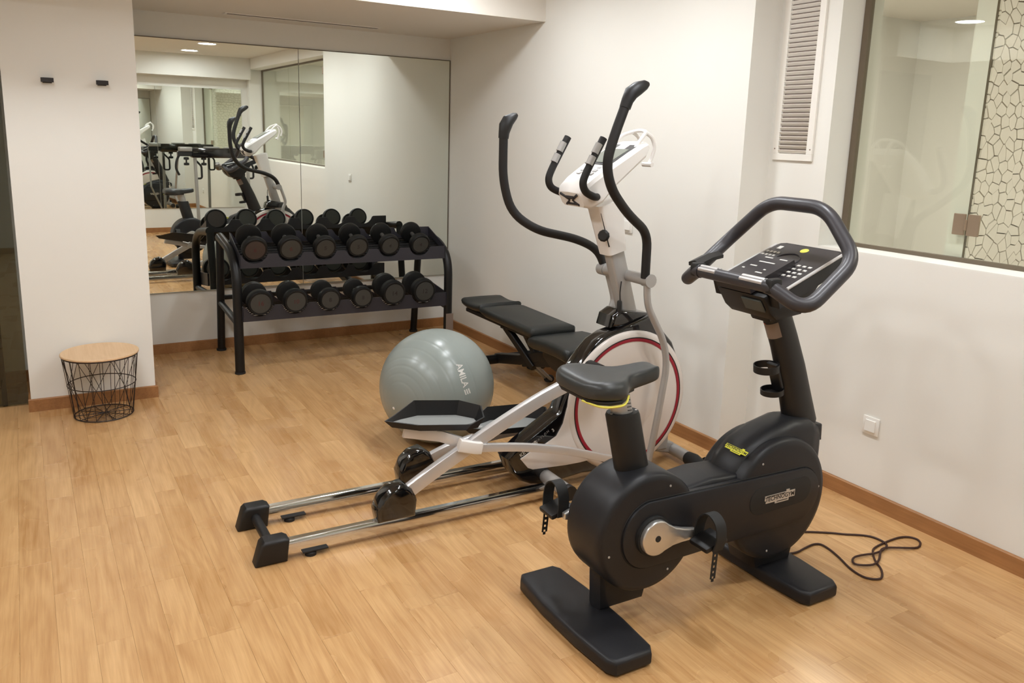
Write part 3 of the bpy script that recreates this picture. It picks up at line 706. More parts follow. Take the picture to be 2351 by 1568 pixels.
obj('sleeve_slot', MB().loft(rect_loft((2.222, 2.992, 1.115), (2.165, 2.99, 1.27), .010, .008, .010, .008, .003)), BLKP, el)
obj('height_knob', MB().lathe([(.010, 0), (.010, .022), (.026, .026), (.028, .036), (.02, .044)], (2.205, 2.998, 1.165), (-.8, -.55, .1), 10), BLKP, el, 'black star knob')
obj('pivot_bar', MB().tube([(2.352, 2.842, .973), (2.352, 3.232, .973)], .027, 18), SILVER, el)
obj('cable_plug', MB().lathe([(.011, 0), (.012, .055), (.009, .06)], (2.295, 2.985, .80), (-.05, 0, 1), 10).tube(smooth([(2.295, 2.985, .86), (2.292, 2.985, .90), (2.30, 2.99, .95)], 4), .003, 6).box((2.31, 2.985, .798), (.04, .014, .012)), BLKP, el, 'black cable plug')
# console
cz = Vector((math.cos(R(29)), 0, math.sin(R(29)))); cn = Vector((-cz.z, 0, cz.x)); c0 = Vector((2.03, EY, 1.375))
def con(u, v, n): return c0+cz*u+Vector((0, v, 0))+cn*n
def con_rings():
    out = []
    for u, hw, n0, n1 in ((-.022, .088, -.075, -.005), (0, .104, -.092, .010), (.06, .112, -.095, .022), (.16, .116, -.062, .030), (.28, .118, -.040, .034), (.355, .112, -.030, .034), (.392, .10, -.014, .026)):
        b_ = .014; out.append([con(u, -hw+b_, n0), con(u, -hw, n0+b_), con(u, -hw, n1-b_), con(u, -hw+b_, n1), con(u, 0, n1+.003), con(u, hw-b_, n1), con(u, hw, n1-b_), con(u, hw, n0+b_), con(u, hw-b_, n0)])
    return out
cs = obj('console', MB().loft(con_rings()), WHITEP, el, 'white training computer', ang=40)
def cplate(u0, u1, v0, v1, n_, t_=.003):
    vs = [con(u, v, n_+k) for k in (0, t_) for u, v in ((u0, v0), (u1, v0), (u1, v1), (u0, v1))]
    return MB().add(vs, [(0, 3, 2, 1), (4, 5, 6, 7), (0, 1, 5, 4), (1, 2, 6, 5), (2, 3, 7, 6), (3, 0, 4, 7)])
obj('screen_bezel', cplate(.165, .345, -.092, .092, .033), mat('bezel_dark', (78, 78, 80), .3), cs)
obj('screen', cplate(.178, .300, -.080, .080, .036), SCREEN, cs)
for k in range(3):
    for j in (-1, 0, 1): obj('button', cplate(.085+.026*k, .101+.026*k, j*.045-.014, j*.045+.014, .027, .004), SILVER, cs)
em = MB()
for s_ in (-1, 1):
    P_ = [con(-.0245+.0, s_*.066, -.012), con(-.023, s_*.03, -.03), con(-.022, s_*.012, -.042), con(-.022, s_*.035, -.058), con(-.022, s_*.05, -.066)]
    em.tube(P_, .006, 6)
em.tube([con(-.021, -.03, -.03), con(-.021, .03, -.03)], .009, 6); em.tube([con(-.021, -.045, -.062), con(-.021, .045, -.062)], .0065, 6)
obj('front_emblem', em, mat('emblem_dark', (44, 42, 46), .4), cs)
bh = MB().tube(smooth([con(.33, -.085, .03), con(.39, -.08, .052), (con(.435, -.05, .052)), con(.45, 0, .052), con(.435, .05, .052), con(.39, .08, .052), con(.33, .085, .03)], 6), .0085, 8)
bh.tube(smooth([con(.435, -.045, .052), con(.458, -.048, .012), con(.452, -.048, -.035), con(.42, -.046, -.07), con(.395, -.045, -.088)], 6), .009, 8)
bh.tube([con(.39, -.075, -.088), con(.39, -.01, -.088)], .011, 8)
bh.tube(smooth([con(.435, .045, .052), con(.458, .048, .012), con(.452, .048, -.035), con(.42, .046, -.07)], 6), .009, 8)
obj('book_holder', bh, WHITEP, el, 'curved white reading rest')
# fixed heart-rate grips
for s_ in (-1, 1):
    y = EY+s_*.138
    p = smooth([(2.09, y, 1.60), (2.045, y, 1.52), (2.005, y, 1.445), (1.995, y, 1.405), (2.012, y, 1.372), (2.055, EY+s_*.132, 1.352), (2.085, EY+s_*.118, 1.348)], 7)
    g = obj('fixed_grip', MB().tube(p, .0165, 14), FOAM, el)
    obj('pulse_sensor', MB().tube([(2.066, y-.0035, 1.575), (2.044, y-.0035, 1.535)], .0165, 12), SILVER, g)
    obj('pulse_sensor', MB().tube([(2.036, y-.0035, 1.522), (2.018, y-.0035, 1.487)], .0165, 12), SILVER, g)
    obj('grip_tube', MB().tube([(2.075, EY+s_*.124, 1.349), (2.12, EY+s_*.09, 1.345)], .012, 10), SILVER, el)
# moving arms
def arm(path_up, tip, path_lo, nm):
    P = fillet(path_up, .07, 6)
    a_ = obj('swing_arm', MB().tube(P, .0205, 16), FOAM, el, 'black foam-covered moving arm')
    obj('grip_cap', MB().tube(tip[0], tip[1], 14), BLKP, a_)
    obj('lower_arm', MB().tube(fillet(path_lo, .08, 6), .0165, 14), SILVER, el, 'silver lower arm tube')
arm([(2.335, 2.862, .985), (2.325, 2.852, 1.19), (2.164, 2.80, 1.287), (2.035, 2.752, 1.395), (1.998, 2.744, 1.50), (2.03, 2.74, 1.613), (2.075, 2.736, 1.735)],
    ([(2.072, 2.736, 1.722), (2.082, 2.735, 1.752), (2.098, 2.734, 1.782), (2.128, 2.732, 1.802), (2.165, 2.731, 1.818), (2.18, 2.731, 1.822)], [.0235, .025, .030, .029, .020, .010]),
    [(2.345, 2.862, 1.0), (2.355, 2.862, .86), (2.405, 2.862, .78), (2.468, 2.862, .68), (2.50, 2.862, .56), (2.478, 2.862, .40), (2.45, 2.862, .22), (2.425, 2.862, .09)], 'near')
arm([(2.368, 3.205, .96), (2.318, 3.21, 1.068), (2.205, 3.225, 1.122), (1.99, 3.262, 1.168), (1.875, 3.30, 1.25), (1.832, 3.31, 1.40), (1.83, 3.31, 1.60)],
    ([(1.83, 3.31, 1.585), (1.832, 3.31, 1.61), (1.838, 3.31, 1.64), (1.852, 3.31, 1.665), (1.882, 3.308, 1.685), (1.895, 3.307, 1.693)], [.0235, .025, .030, .029, .018, .009]),
    [(2.37, 3.205, .98), (2.42, 3.205, .84), (2.425, 3.205, .80), (2.385, 3.205, .72), (2.44, 3.205, .55), (2.43, 3.205, .35), (2.40, 3.205, .12)], 'far')
for s_ in (0, 1):
    y = (2.862, 3.205)[s_]
    obj('pivot_hub', MB().tube([(2.352, y-.024, .973), (2.352, y+.024, .973)], .031, 16), SILVER, el)
# pedal arms
J = Vector((1.452, 2.862, .322))
near_path = smooth([(1.155, 2.872, .155), (1.30, 2.868, .24), (1.452, 2.862, .322), (1.62, 2.862, .405), (1.82, 2.862, .492), (2.0, 2.862, .552), (2.10, 2.862, .575)], 6)
obj('pedal_arm', MB().tube(near_path, [.017]*len(near_path), 12, flat=1.7, square=True), ALU, el, 'brushed aluminium pedal arm')
far_path = smooth([(1.39, 3.197, .135), (1.55, 3.2, .185), (1.80, 3.205, .215), (2.1, 3.205, .21), (2.5, 3.205, .20)], 6)
obj('pedal_arm', MB().tube(far_path, [.017]*len(far_path), 12, flat=1.6, square=True), ALU, el, 'brushed aluminium pedal arm')
obj('crank_hub', MB().tube([(2.10, 2.84, .575), (2.10, 2.93, .575)], .034, 18), BLKP, el)
obj('crank_hub', MB().tube([(2.52, 3.14, .20), (2.52, 3.225, .20)], .034, 18), BLKP, el)
obj('joint_cover', MB().tube(smooth([(1.405, 2.85, .345), (1.43, 2.846, .338), (1.475, 2.844, .325), (1.50, 2.846, .320)], 4), .022, 12, flat=1.15, square=True), WHITEP, el, 'white joint cover')
obj('joint_cover', MB().tube([(1.74, 3.225, .235), (1.83, 3.225, .23)], .026, 12, flat=1.15, square=True), WHITEP, el, 'white joint cover')
lk = smooth([(1.49, 2.846, .320), (1.72, 2.848, .282), (1.95, 2.85, .224), (2.20, 2.852, .140), (2.425, 2.857, .070)], 6)
obj('link_arm', MB().tube(lk, .013, 12, flat=1.35, square=True), ALU, el, 'aluminium link arm')
lk = smooth([(1.80, 3.225, .23), (2.1, 3.22, .16), (2.40, 3.21, .08)], 5)
obj('link_arm', MB().tube(lk, .013, 12, flat=1.6, square=True), ALU, el, 'aluminium link arm')
obj('pedal_bracket', MB().tube([(1.205, 2.955, .398), (1.36, 2.935, .362), (1.435, 2.895, .335)], .012, 10, flat=2.0, square=True), ALU, el)
obj('pedal_bracket', MB().tube([(1.62, 3.13, .275), (1.76, 3.15, .25), (1.80, 3.2, .235)], .012, 10, flat=2.0, square=True), ALU, el)
# roller covers
def roller(x, y, z):
    pr = [(x-.085, z-.062), (x-.094, z-.01), (x-.072, z+.042), (x-.035, z+.075), (x+.02, z+.088), (x+.06, z+.058), (x+.082, z+.012), (x+.074, z-.062)]
    rc = obj('roller_cover', MB().prism(pr, y-.044, y+.044, .02, 'y', 3), BLKG, el, 'glossy black roller cover', ang=50)
    obj('roller_wheel', MB().tube([(x, y-.018, z-.030), (x, y+.018, z-.030)], .024, 16), BLKR, el)
roller(1.138, 2.878, .135); roller(1.358, 3.192, .135)
# pedals
def pedal(ox, oy, oz, tl, out):
    sx = lambda x: oz-tl*(x-ox)
    base = [(-.24, -.012), (-.12, -.072), (.12, -.078), (.20, -.045), (.215, .015), (.14, .078), (-.075, .078), (-.19, .020)]
    def ring(k, dz_, o=0): return [(ox+x*k, oy+y*k, sx(ox+x*k)+dz_+(o*max(0, min(1, (y*out+.03)/.08)) + (o*.35 if x > .18 else 0))*max(0, min(1, (x+.24)/.16))) for x, y in base]
    mb = MB(); n_ = 8
    R0, R1, R2, R3 = ring(.86, -.034), ring(1.0, -.006, .060), ring(.965, -.005, .060), ring(.86, -.014)
    vs = R0+R1+R2+R3; fs = []
    for l in range(3):
        for k in range(n_): j = (k+1) % n_; fs.append((l*n_+k, l*n_+j, (l+1)*n_+j, (l+1)*n_+k))
    fs.append(tuple(range(n_))[::-1]); fs.append(tuple(3*n_+k for k in range(n_)))
    mb.add(vs, fs); p = obj('pedal', mb, BLKP, el, 'black plastic foot pedal', ang=25)
    q = ring(.83, -.009); q0 = ring(.83, -.014)
    obj('pedal_pad', MB().add(q0+q, [tuple(range(n_))[::-1], tuple(n_+k for k in range(n_))]+[(k, (k+1) % n_, n_+(k+1) % n_, n_+k) for k in range(n_)]), GREYPAD, p, 'grey rubber tread')
pedal(1.358, 2.962, .432, .135, 1); pedal(1.80, 3.135, .292, .06, 1)
# front foot
obj('front_foot', MB().tube([(2.70, 2.86, .047), (2.72, 3.27, .047)], .030, 14), SILVER, el)
obj('foot_stem', MB().tube([(2.53, EY, .10), (2.70, EY, .055)], .03, 8, square=True).b2((2.58, 2.99, .06), (2.66, 3.08, .17), .01, 1), SILVER, el)
obj('foot_cap', MB().tube([(2.698, 2.885, .047), (2.696, 2.84, .047), (2.694, 2.775, .042)], [.033, .038, .030], 14).tube([(2.74, 2.80, .036), (2.79, 2.80, .036)], .036, 14), BLKR, el)
obj('foot_cap', MB().tube([(2.72, 3.26, .047), (2.722, 3.34, .042)], [.034, .036], 14), BLKR, el)

# ------------------------------------------------------------------ exercise bike
BY = 2.01
bk = thing('exercise_bike', 'anthracite upright exercise bike with black feet in the foreground', 'exercise bike', (1.95, BY, 0))
def foot(x0, x1, y0, y1, h, nm, lab):
    pts = []; cx = (x0+x1)/2; hw = (x1-x0)/2; hl = (y1-y0)/2; cy = (y0+y1)/2
    pl = [(x0+.02, y0), (x1-.02, y0), (x1, y0+.03), (x1+.012, cy-.1), (x1+.012, cy+.1), (x1, y1-.03), (x1-.02, y1), (x0+.02, y1), (x0, y1-.03), (x0-.012, cy+.1), (x0-.012, cy-.1), (x0, y0+.03)]
    return obj(nm, MB().prism(pl, .002, h, .014, 'z', 3), BIKE, bk, lab, ang=40)
foot(1.372, 1.545, 1.722, 2.298, .056, 'rear_foot', 'wide black rear foot')
foot(2.215, 2.392, 1.722, 2.298, .056, 'front_foot', 'wide black front foot')
obj('rear_neck', MB().prism([(1.50, .05), (1.69, .05), (1.72, .16), (1.49, .24)], 1.965, 2.045, .03), BIKE, bk)
obj('front_neck', MB().prism([(2.19, .05), (2.37, .05), (2.40, .2), (2.14, .2)], 1.94, 2.08, .012), BIKE, bk)
CR = (1.642, .335); FR = (2.248, .328)
def drum(c, r, y0, y1, nm):
    prof = [(.001, 0), (r*.88, 0), (r*.955, .004), (r*.99, .014), (r, .03), (r*1.0, (y1-y0)/2), (r, y1-y0-.03), (r*.99, y1-y0-.014), (r*.955, y1-y0-.004), (r*.88, y1-y0), (.001, y1-y0)]
    return obj(nm, MB().lathe(prof, (c[0], y0, c[1]), (0, 1, 0), 80, cap=False), BIKE, bk, ang=40)
rh = drum(CR, .207, 1.903, 2.10, 'rear_housing'); fh = drum(FR, .234, 1.903, 2.115, 'front_housing')
obj('middle_body', MB().prism([(1.70, .20), (1.76, .445), (1.93, .462), (2.12, .45), (2.2, .2)], 1.93, 2.09, .02, 'y', 3), BIKE, bk, ang=40)
# front hood rising to the column
def hood():
    out = []
    for x, zt, hw in ((2.02, .44, .055), (2.06, .50, .068), (2.12, .545, .075), (2.22, .585, .078), (2.33, .608, .078), (2.42, .598, .076), (2.465, .572, .07), (2.482, .53, .06)):
        b_ = .03; zb = .36
        out.append([Vector((x, BY-hw, zb)), Vector((x, BY-hw, zt-b_*1.3)), Vector((x, BY-hw+b_*.35, zt-b_*.4)), Vector((x, BY-hw+b_*1.2, zt)), Vector((x, BY, zt+.004)), Vector((x, BY+hw-b_*1.2, zt)), Vector((x, BY+hw-b_*.35, zt-b_*.4)), Vector((x, BY+hw, zt-b_*1.3)), Vector((x, BY+hw, zb))])
    return out
hd = obj('column_hood', MB().loft(hood()), BIKE, bk, ang=50)
seam = smooth([(2.075, BY-.072, .462), (2.10, BY-.079, .49), (2.0+.16, BY-.084, .50)], 4)
# side cover band and its groove
def stadium(c0, r0, c1, r1, n=16):
    """outline around two circles (approximate external tangents)"""
    out = []
    for k in range(n+1): a = R(98+164*k/n); out.append((c0[0]+r0*math.cos(a), c0[1]+r0*math.sin(a)))
    for k in range(n+1): a = R(-80+160*k/n); out.append((c1[0]+r1*math.cos(a), c1[1]+r1*math.sin(a)))
    return out
st = stadium(CR, .118, (2.33, .335), .105)
ba = obj('side_cover', MB().prism(st, 1.893, 1.93, .006, 'y', 2), BIKE, bk, 'raised side cover band', ang=40)
gro = [(x, 1.9025, z) for x, z in stadium(CR, .121, (2.33, .335), .108)]
obj('cover_groove', MB().tube(gro, .0016, 6, True), BLKR, bk)
st2 = stadium((2.13, .352), .052, (2.335, .358), .052)
obj('logo_recess', MB().prism(st2, 1.8915, 1.895, .001), BLKR, bk)
for c, r_, ang_ in ((CR, .17, (65, 195, 300)), (FR, .195, (125, 5, 255))):
    for a in ang_: obj('screw', MB().lathe([(.0045, 0), (.0035, .0022), (.001, .0022)], (c[0]+r_*math.cos(R(a)), 1.9035, c[1]+r_*math.sin(R(a))), (0, -1, 0), 10), SILVER, bk)
# brand logo plates
def logo(fn, k, m_, name, lab):
    pl = [(-.5, .10), (.20, .10), (.20, .15), (.31, .15), (.31, .10), (.5, .10), (.5, -.07), (.30, -.07), (.30, -.14), (-.16, -.14), (-.16, -.09), (-.46, -.09), (-.46, -.02), (-.5, -.02)]
    n_ = len(pl); vs = [fn(x*k, z*k, 0) for x, z in pl]+[fn(x*k, z*k, .0012) for x, z in pl]
    bm = MB().add(vs, [tuple(range(n_))[::-1], tuple(n_+i for i in range(n_))]+[(i, (i+1) % n_, n_+(i+1) % n_, n_+i) for i in range(n_)])
    o_ = obj(name, bm, m_, bk, lab)
    lt = text_mb('TECHNOGYM', k*.155, lambda a_, b_, e_: fn(a_, b_+k*.004, .0014+e_), .0002, 1.0)
    obj('logo_lettering', lt, DARKTXT, o_)
    for zz, xx0, xx1 in ((.066, -.44, .17), (-.105, -.1, .26)):
        l_ = [fn(xx0*k, zz*k, .0012), fn(xx1*k, zz*k, .0012), fn(xx1*k, (zz+.018)*k, .0012), fn(xx0*k, (zz+.018)*k, .0012)]
        l2 = [fn(xx0*k, zz*k, .0018), fn(xx1*k, zz*k, .0018), fn(xx1*k, (zz+.018)*k, .0018), fn(xx0*k, (zz+.018)*k, .0018)]
        obj('logo_line', MB().add(l_+l2, [(0, 3, 2, 1), (4, 5, 6, 7), (0, 1, 5, 4), (1, 2, 6, 5), (2, 3, 7, 6), (3, 0, 4, 7)]), DARKTXT, o_)
logo(lambda a_, b_, e_: Vector((2.225+a_, 1.8915-e_, .352+b_)), .152, LOGOS, 'brand_logo', 'silver brand logo plate')
hn = Vector((-.56, -.0, .83)).normalized(); hu = Vector((0, -1, 0)); hv = hn.cross(hu)*1; hv = hv if hv.z > 0 else -hv
logo(lambda a_, b_, e_: Vector((2.082, BY-.026, .5215))+hu*a_+hv*b_+hn*(e_+.001), .104, LOGOY, 'brand_logo', 'yellow brand logo plate')
# seat
def ell(c, rx, ry, n=24): return [Vector((c[0]+rx*math.cos(2*math.pi*k/n), c[1]+ry*math.sin(2*math.pi*k/n), c[2])) for k in range(n)]
obj('seat_sleeve', MB().loft([ell((1.650, BY, .46), .064, .046), ell((1.582, BY, .722), .062, .045), ell((1.581, BY, .732), .058, .041)]), BLKP, bk, 'black oval seat sleeve')
obj('seat_post', MB().loft([ell((1.58, BY, .72), .040, .028), ell((1.554, BY, .820), .040, .028)]), SILVER, bk, 'silver seat post')
tk = MB()
for k in range(5):
    z = .742+.012*k; tk.b2((1.586-.26*(z-.72), BY-.0295, z), (1.602-.26*(z-.72), BY-.0275, z+.002))
obj('height_marks', tk, DARKTXT, bk)
for s_ in (-1, 1): obj('screw', MB().lathe([(.005, 0), (.004, .003)], (1.581+s_*.050, BY-.008, .730), (-.25, 0, 1), 10), CHROME, bk)
def saddle():
    out = []; prof = [(1.374, .070, .856, 0.0304), (1.380, .098, .868, 0.0426), (1.394, .120, .878, 0.0532), (1.42, .134, .882, 0.0608), (1.455, .139, .881, 0.0638), (1.485, .134, .878, 0.0631), (1.508, .118, .876, 0.0616), (1.530, .092, .874, 0.0585), (1.552, .068, .873, 0.0532), (1.580, .056, .873, .054), (1.62, .051, .876, .052), (1.665, .048, .880, .050), (1.692, .041, .880, .045), (1.706, .024, .874, .032)]
    for x, hw, zt, h in prof:
        ring = []
        sec = [(-.86, -1.0), (-.97, -.92), (-1.0, -.60), (-.98, -.26), (-.90, -.07), (-.78, .0), (-.66, -.015), (-.36, -.05), (0, -.075), (.36, -.05), (.66, -.015), (.78, 0), (.90, -.07), (.98, -.26), (1.0, -.60), (.97, -.92), (.86, -1.0), (0, -1.0)]
        for a, b_ in sec: ring.append(Vector((x, BY+a*hw, zt+b_*h)))
        out.append(ring)
    return out
mb_ = MB().loft(saddle())
sd = obj('saddle', mb_, SADDLE, bk, 'padded dark grey saddle', ang=60)
ss = sd.modifiers.new('s', 'SUBSURF'); ss.levels = 1; ss.render_levels = 1
bs_ = [(1.385, .07), (1.40, .108), (1.43, .130), (1.475, .132), (1.51, .108), (1.55, .060), (1.59, .042)]
obj('saddle_base', MB().prism([(x, BY-w_) for x, w_ in bs_]+[(x, BY+w_) for x, w_ in bs_[::-1]], .810, .823, .004, 'z'), BLKP, sd)
tr_ = smooth([(1.384, BY-.05, .811), (1.402, BY-.110, .808), (1.43, BY-.131, .807), (1.475, BY-.133, .807), (1.510, BY-.109, .807), (1.55, BY-.066, .808)], 5)
obj('yellow_trim', MB().tube(tr_, .0038, 6), YEL, sd, 'thin yellow trim line')
# cranks and pedals
def crank(y, s_, a_deg, nm):
    ca = R(a_deg); L_ = .172; c = Vector((CR[0], y, CR[1])); e_ = Vector((math.cos(ca), 0, math.sin(ca))); n_ = Vector((-e_.z, 0, e_.x))
    pl = []; 
    for k in range(25): a = R(50+260*k/24); pl.append((c+e_*(.060*math.cos(a))+n_*(.060*math.sin(a))))
    pl += [c+e_*.072-n_*.031, c+e_*.11-n_*.0235, c+e_*(L_-.01)-n_*.018, c+e_*(L_+.012)-n_*.010, c+e_*(L_+.012)+n_*.010, c+e_*(L_-.01)+n_*.018, c+e_*.11+n_*.0235, c+e_*.072+n_*.031]
    m_ = MB().prism([(p.x, p.z) for p in pl], y-.011, y+.011, .005, 'y', 3)
    o_ = obj('crank', m_, BRASHED, bk, 'silver alloy crank', ang=45)
    obj('crank_bore', MB().tube([(c.x, y+s_*.009, c.z), (c.x, y+s_*.0125, c.z)], .011, 16), BLKR, o_)
    obj('crank_seal', MB().tube([(c.x, y-s_*.02, c.z), (c.x, y-s_*.006, c.z)], .068, 40), BLKR, bk)
    q = c+e_*L_
    obj('spindle_bolt', MB().tube([(q.x, y+s_*.009, q.z), (q.x, y+s_*.014, q.z)], .006, 12), CHROME, o_)
    # pedal body
    y0 = y+s_*.02; yc = y+s_*.062
    P_ = obj('pedal', MB().box((q.x, yc, q.z), (.095, .085, .020), Matrix.Rotation(R(-14), 3, 'Y'), .007, 2).tube([(q.x, y, q.z), (q.x, yc+s_*.03, q.z)], .009, 10), BLKP, bk, 'black pedal with toe strap')
    sp = smooth([(q.x-.005, yc+s_*.048, q.z-.012), (q.x, yc+s_*.056, q.z+.03), (q.x+.002, yc+s_*.045, q.z+.075), (q.x+.002, yc+s_*.012, q.z+.097), (q.x+.002, yc-s_*.022, q.z+.085), (q.x, yc-s_*.042, q.z+.045), (q.x-.005, yc-s_*.046, q.z-.012)], 5)
    m2 = MB(); wd_ = Vector((.021, 0, 0)); vs = []; th__ = .0022
    for i, p in enumerate(sp):
        a_ = sp[max(0, i-1)]; b_ = sp[min(len(sp)-1, i+1)]; t_ = (b_-a_).normalized(); nn = t_.cross(Vector((1, 0, 0))).normalized()*th__
        vs.append([p-wd_+nn, p+wd_+nn, p+wd_-nn, p-wd_-nn])
    m2.loft(vs); obj('toe_strap', m2, BLKR, P_)
    tl = MB(); p0 = Vector((q.x-.01, yc+s_*.046, q.z-.014)); d_ = Vector((-.06, s_*.02, -.98)).normalized(); wv = Vector((1, 0, -.06)).normalized()
    for a0, a1, x0, x1 in ((0, .095, -.011, -.0045), (0, .095, .0045, .011))+tuple((.0+.019*k, .010+.019*k, -.005, .005) for k in range(6)):
        vs = []
        for t_ in (-.0012, .0012):
            for aa, xx in ((a0, x0), (a1, x0), (a1, x1), (a0, x1)): vs.append(p0+d_*aa+wv*xx+Vector((0, t_, 0)))
        tl.add(vs, [(0, 1, 2, 3), (4, 7, 6, 5), (0, 4, 5, 1), (1, 5, 6, 2), (2, 6, 7, 3), (3, 7, 4, 0)])
    obj('strap_tail', tl, BLKR, P_, 'slotted end of the toe strap')
crank(1.874, -1, -7, 'n'); crank(2.142, 1, 181, 'f')
obj('crank_axle', MB().tube([(CR[0], 1.88, CR[1]), (CR[0], 2.14, CR[1])], .018, 16), BLKM, bk)
# column
def ell2(p, ax, ra, ry, n=24):
    ax = Vector(ax).normalized(); v = ax.cross(Vector((0, 1, 0))).normalized()
    return [Vector(p)+v*(ra*math.cos(2*math.pi*k/n))+Vector((0, ry*math.sin(2*math.pi*k/n), 0)) for k in range(n)]
cp = [((2.435, BY, .55), .078, .042), ((2.395, BY, .66), .072, .040), ((2.352, BY, .78), .066, .038), ((2.300, BY, .90), .061, .036), ((2.25, BY, 1.0), .059, .035), ((2.215, BY, 1.07), .058, .034)]
obj('steering_column', MB().loft([ell2(p, (-.40, 0, .92), a, b_) for p, a, b_ in cp]), BLKP, bk, 'black oval steering column')
obj('column_collar', MB().prism([(2.355, .59), (2.495, .565), (2.50, .50), (2.36, .49)], 1.955, 2.065, .008), BIKE, bk)
def cpt(z):
    for i in range(len(cp)-1):
        (p0, a0, b0), (p1, a1, b1) = cp[i], cp[i+1]
        if p0[2] <= z <= p1[2]: f_ = (z-p0[2])/(p1[2]-p0[2]); return p0[0]+(p1[0]-p0[0])*f_, a0+(a1-a0)*f_, b0+(b1-b0)*f_
    return cp[-1][0][0], cp[-1][1], cp[-1][2]
def wrapband(z0, z1, a0, a1, off, m_, nm, lab):
    rings = []
    for z in (z0, z1):
        x, ra, ry = cpt(z); ax = Vector((-.40, 0, .92)).normalized(); v = ax.cross(Vector((0, 1, 0))).normalized(); rg_ = []
        for k in range(13):
            a = R(a0+(a1-a0)*k/12); rg_.append(Vector((x, BY, z))+v*((ra+off)*math.cos(a))+Vector((0, (ry+off)*math.sin(a), 0)))
        for k in range(12, -1, -1):
            a = R(a0+(a1-a0)*k/12); rg_.append(Vector((x, BY, z))+v*((ra+off-.001)*math.cos(a))+Vector((0, (ry+off-.001)*math.sin(a), 0)))
        rings.append(rg_)
    return obj(nm, MB().loft(rings), m_, bk, lab)
# which side of v faces the rider (-x)?
_v = Vector((-.40, 0, .92)).normalized().cross(Vector((0, 1, 0))); sgn = 180 if _v.x > 0 else 0
wrapband(.935, .990, sgn-60, sgn+80, .0012, STICK, 'warning_label', 'taupe label around the column')
wrapband(.9895, .9925, sgn+2, sgn+80, .0014, ORANGE, 'label_edge', 'thin orange label edge')
# bottle holder
def hoop(c, r, h, t_, n=36):
    m_ = MB(); vs = []
    for (rr_, hh) in ((r, 0), (r, h), (r-t_, h), (r-t_, 0)): vs.append((rr_, hh))
    m_.lathe(vs+[vs[0]], c, (-.12, 0, 1), n, cap=False); return m_
x_, ra_, _ = cpt(.81); hc = Vector((x_-ra_-.048, BY, .790))
x2_, ra2_, _ = cpt(.72); hc2 = Vector((x2_-ra2_-.038, BY, .700))
obj('bottle_ring', hoop(hc, .046, .027, .003), BLKP, bk); obj('bottle_ring', hoop(hc2, .042, .020, .003), BLKP, bk)
obj('bottle_base', MB().lathe([(.001, 0), (.037, 0), (.037, .003), (.001, .003)], hc2+Vector((0, 0, .001)), (-.12, 0, 1), 28, cap=False), BLKP, bk)
obj('bottle_bracket', MB().box((x_-ra_+.002, BY, .762), (.014, .05, .12), Matrix.Rotation(R(-22), 3, 'Y'), .003, 1), BLKP, bk)
# handlebar loop
zc_, w1 = 1.094, .265
lp = [(2.019, BY-.175, 1.144), (2.040, BY-.225, 1.128), (2.068, BY-w1, 1.094), (2.165, BY-.292, 1.162), (2.263, BY-w1, 1.232), (2.285, BY-.20, 1.305), (2.297, BY-.107, 1.382),
      (2.297, BY+.107, 1.382), (2.285, BY+.20, 1.305), (2.263, BY+w1, 1.232), (2.165, BY+.292, 1.162), (2.068, BY+w1, 1.094), (2.040, BY+.225, 1.128), (2.019, BY+.175, 1.144)]
lp = [(2.019, BY-.170, 1.144), (2.062, BY-.270, 1.090), (2.272, BY-.272, 1.236), (2.299, BY-.110, 1.384), (2.299, BY+.110, 1.384), (2.272, BY+.272, 1.236), (2.062, BY+.270, 1.090), (2.019, BY+.170, 1.144)]
lp = [(2.019, BY-.155, 1.144), (2.019, BY-.175, 1.144), (2.058, BY-.285, 1.082), (2.272, BY-.285, 1.236), (2.300, BY-.125, 1.390), (2.300, BY+.125, 1.390), (2.272, BY+.285, 1.236), (2.058, BY+.285, 1.082), (2.019, BY+.175, 1.144), (2.019, BY+.155, 1.144)]
obj('handlebar', MB().tube(fillet(lp, .068, 8), .0245, 20), BIKEG, bk, 'looped dark grey foam handlebar')
obj('grip_bar', MB().tube([(2.019, BY-.185, 1.144), (2.019, BY+.185, 1.144)], .0215, 18), BIKEG, bk)
for a0, a1 in ((-.150, -.050), (.068, .150)):
    for k, an in enumerate((35, 80, 125)):
        ux, uz = -math.cos(R(an)), math.sin(R(an))
        obj('pulse_sensor', MB().tube([(2.019+ux*.0185, BY+a0, 1.144+uz*.0185), (2.019+ux*.0185, BY+a1, 1.144+uz*.0185)], .0078, 8), ALU, bk)
for s_ in (1, -1):
    obj('grip_clamp', MB().box((2.024, BY+s_*.178, 1.148), (.052, .030, .050), None, .008, 2), BLKP, bk)
obj('bar_end_pad', MB().loft([[Vector((x, y+dy_, z+dz2)) for dy_, dz2 in ((-.03, -.004), (.028, -.004), (.03, .008), (0, .018), (-.03, .008))] for x, y, z in ((2.02, BY+.195, 1.160), (2.10, BY+.215, 1.178), (2.17, BY+.235, 1.182))]), BLKP, bk)
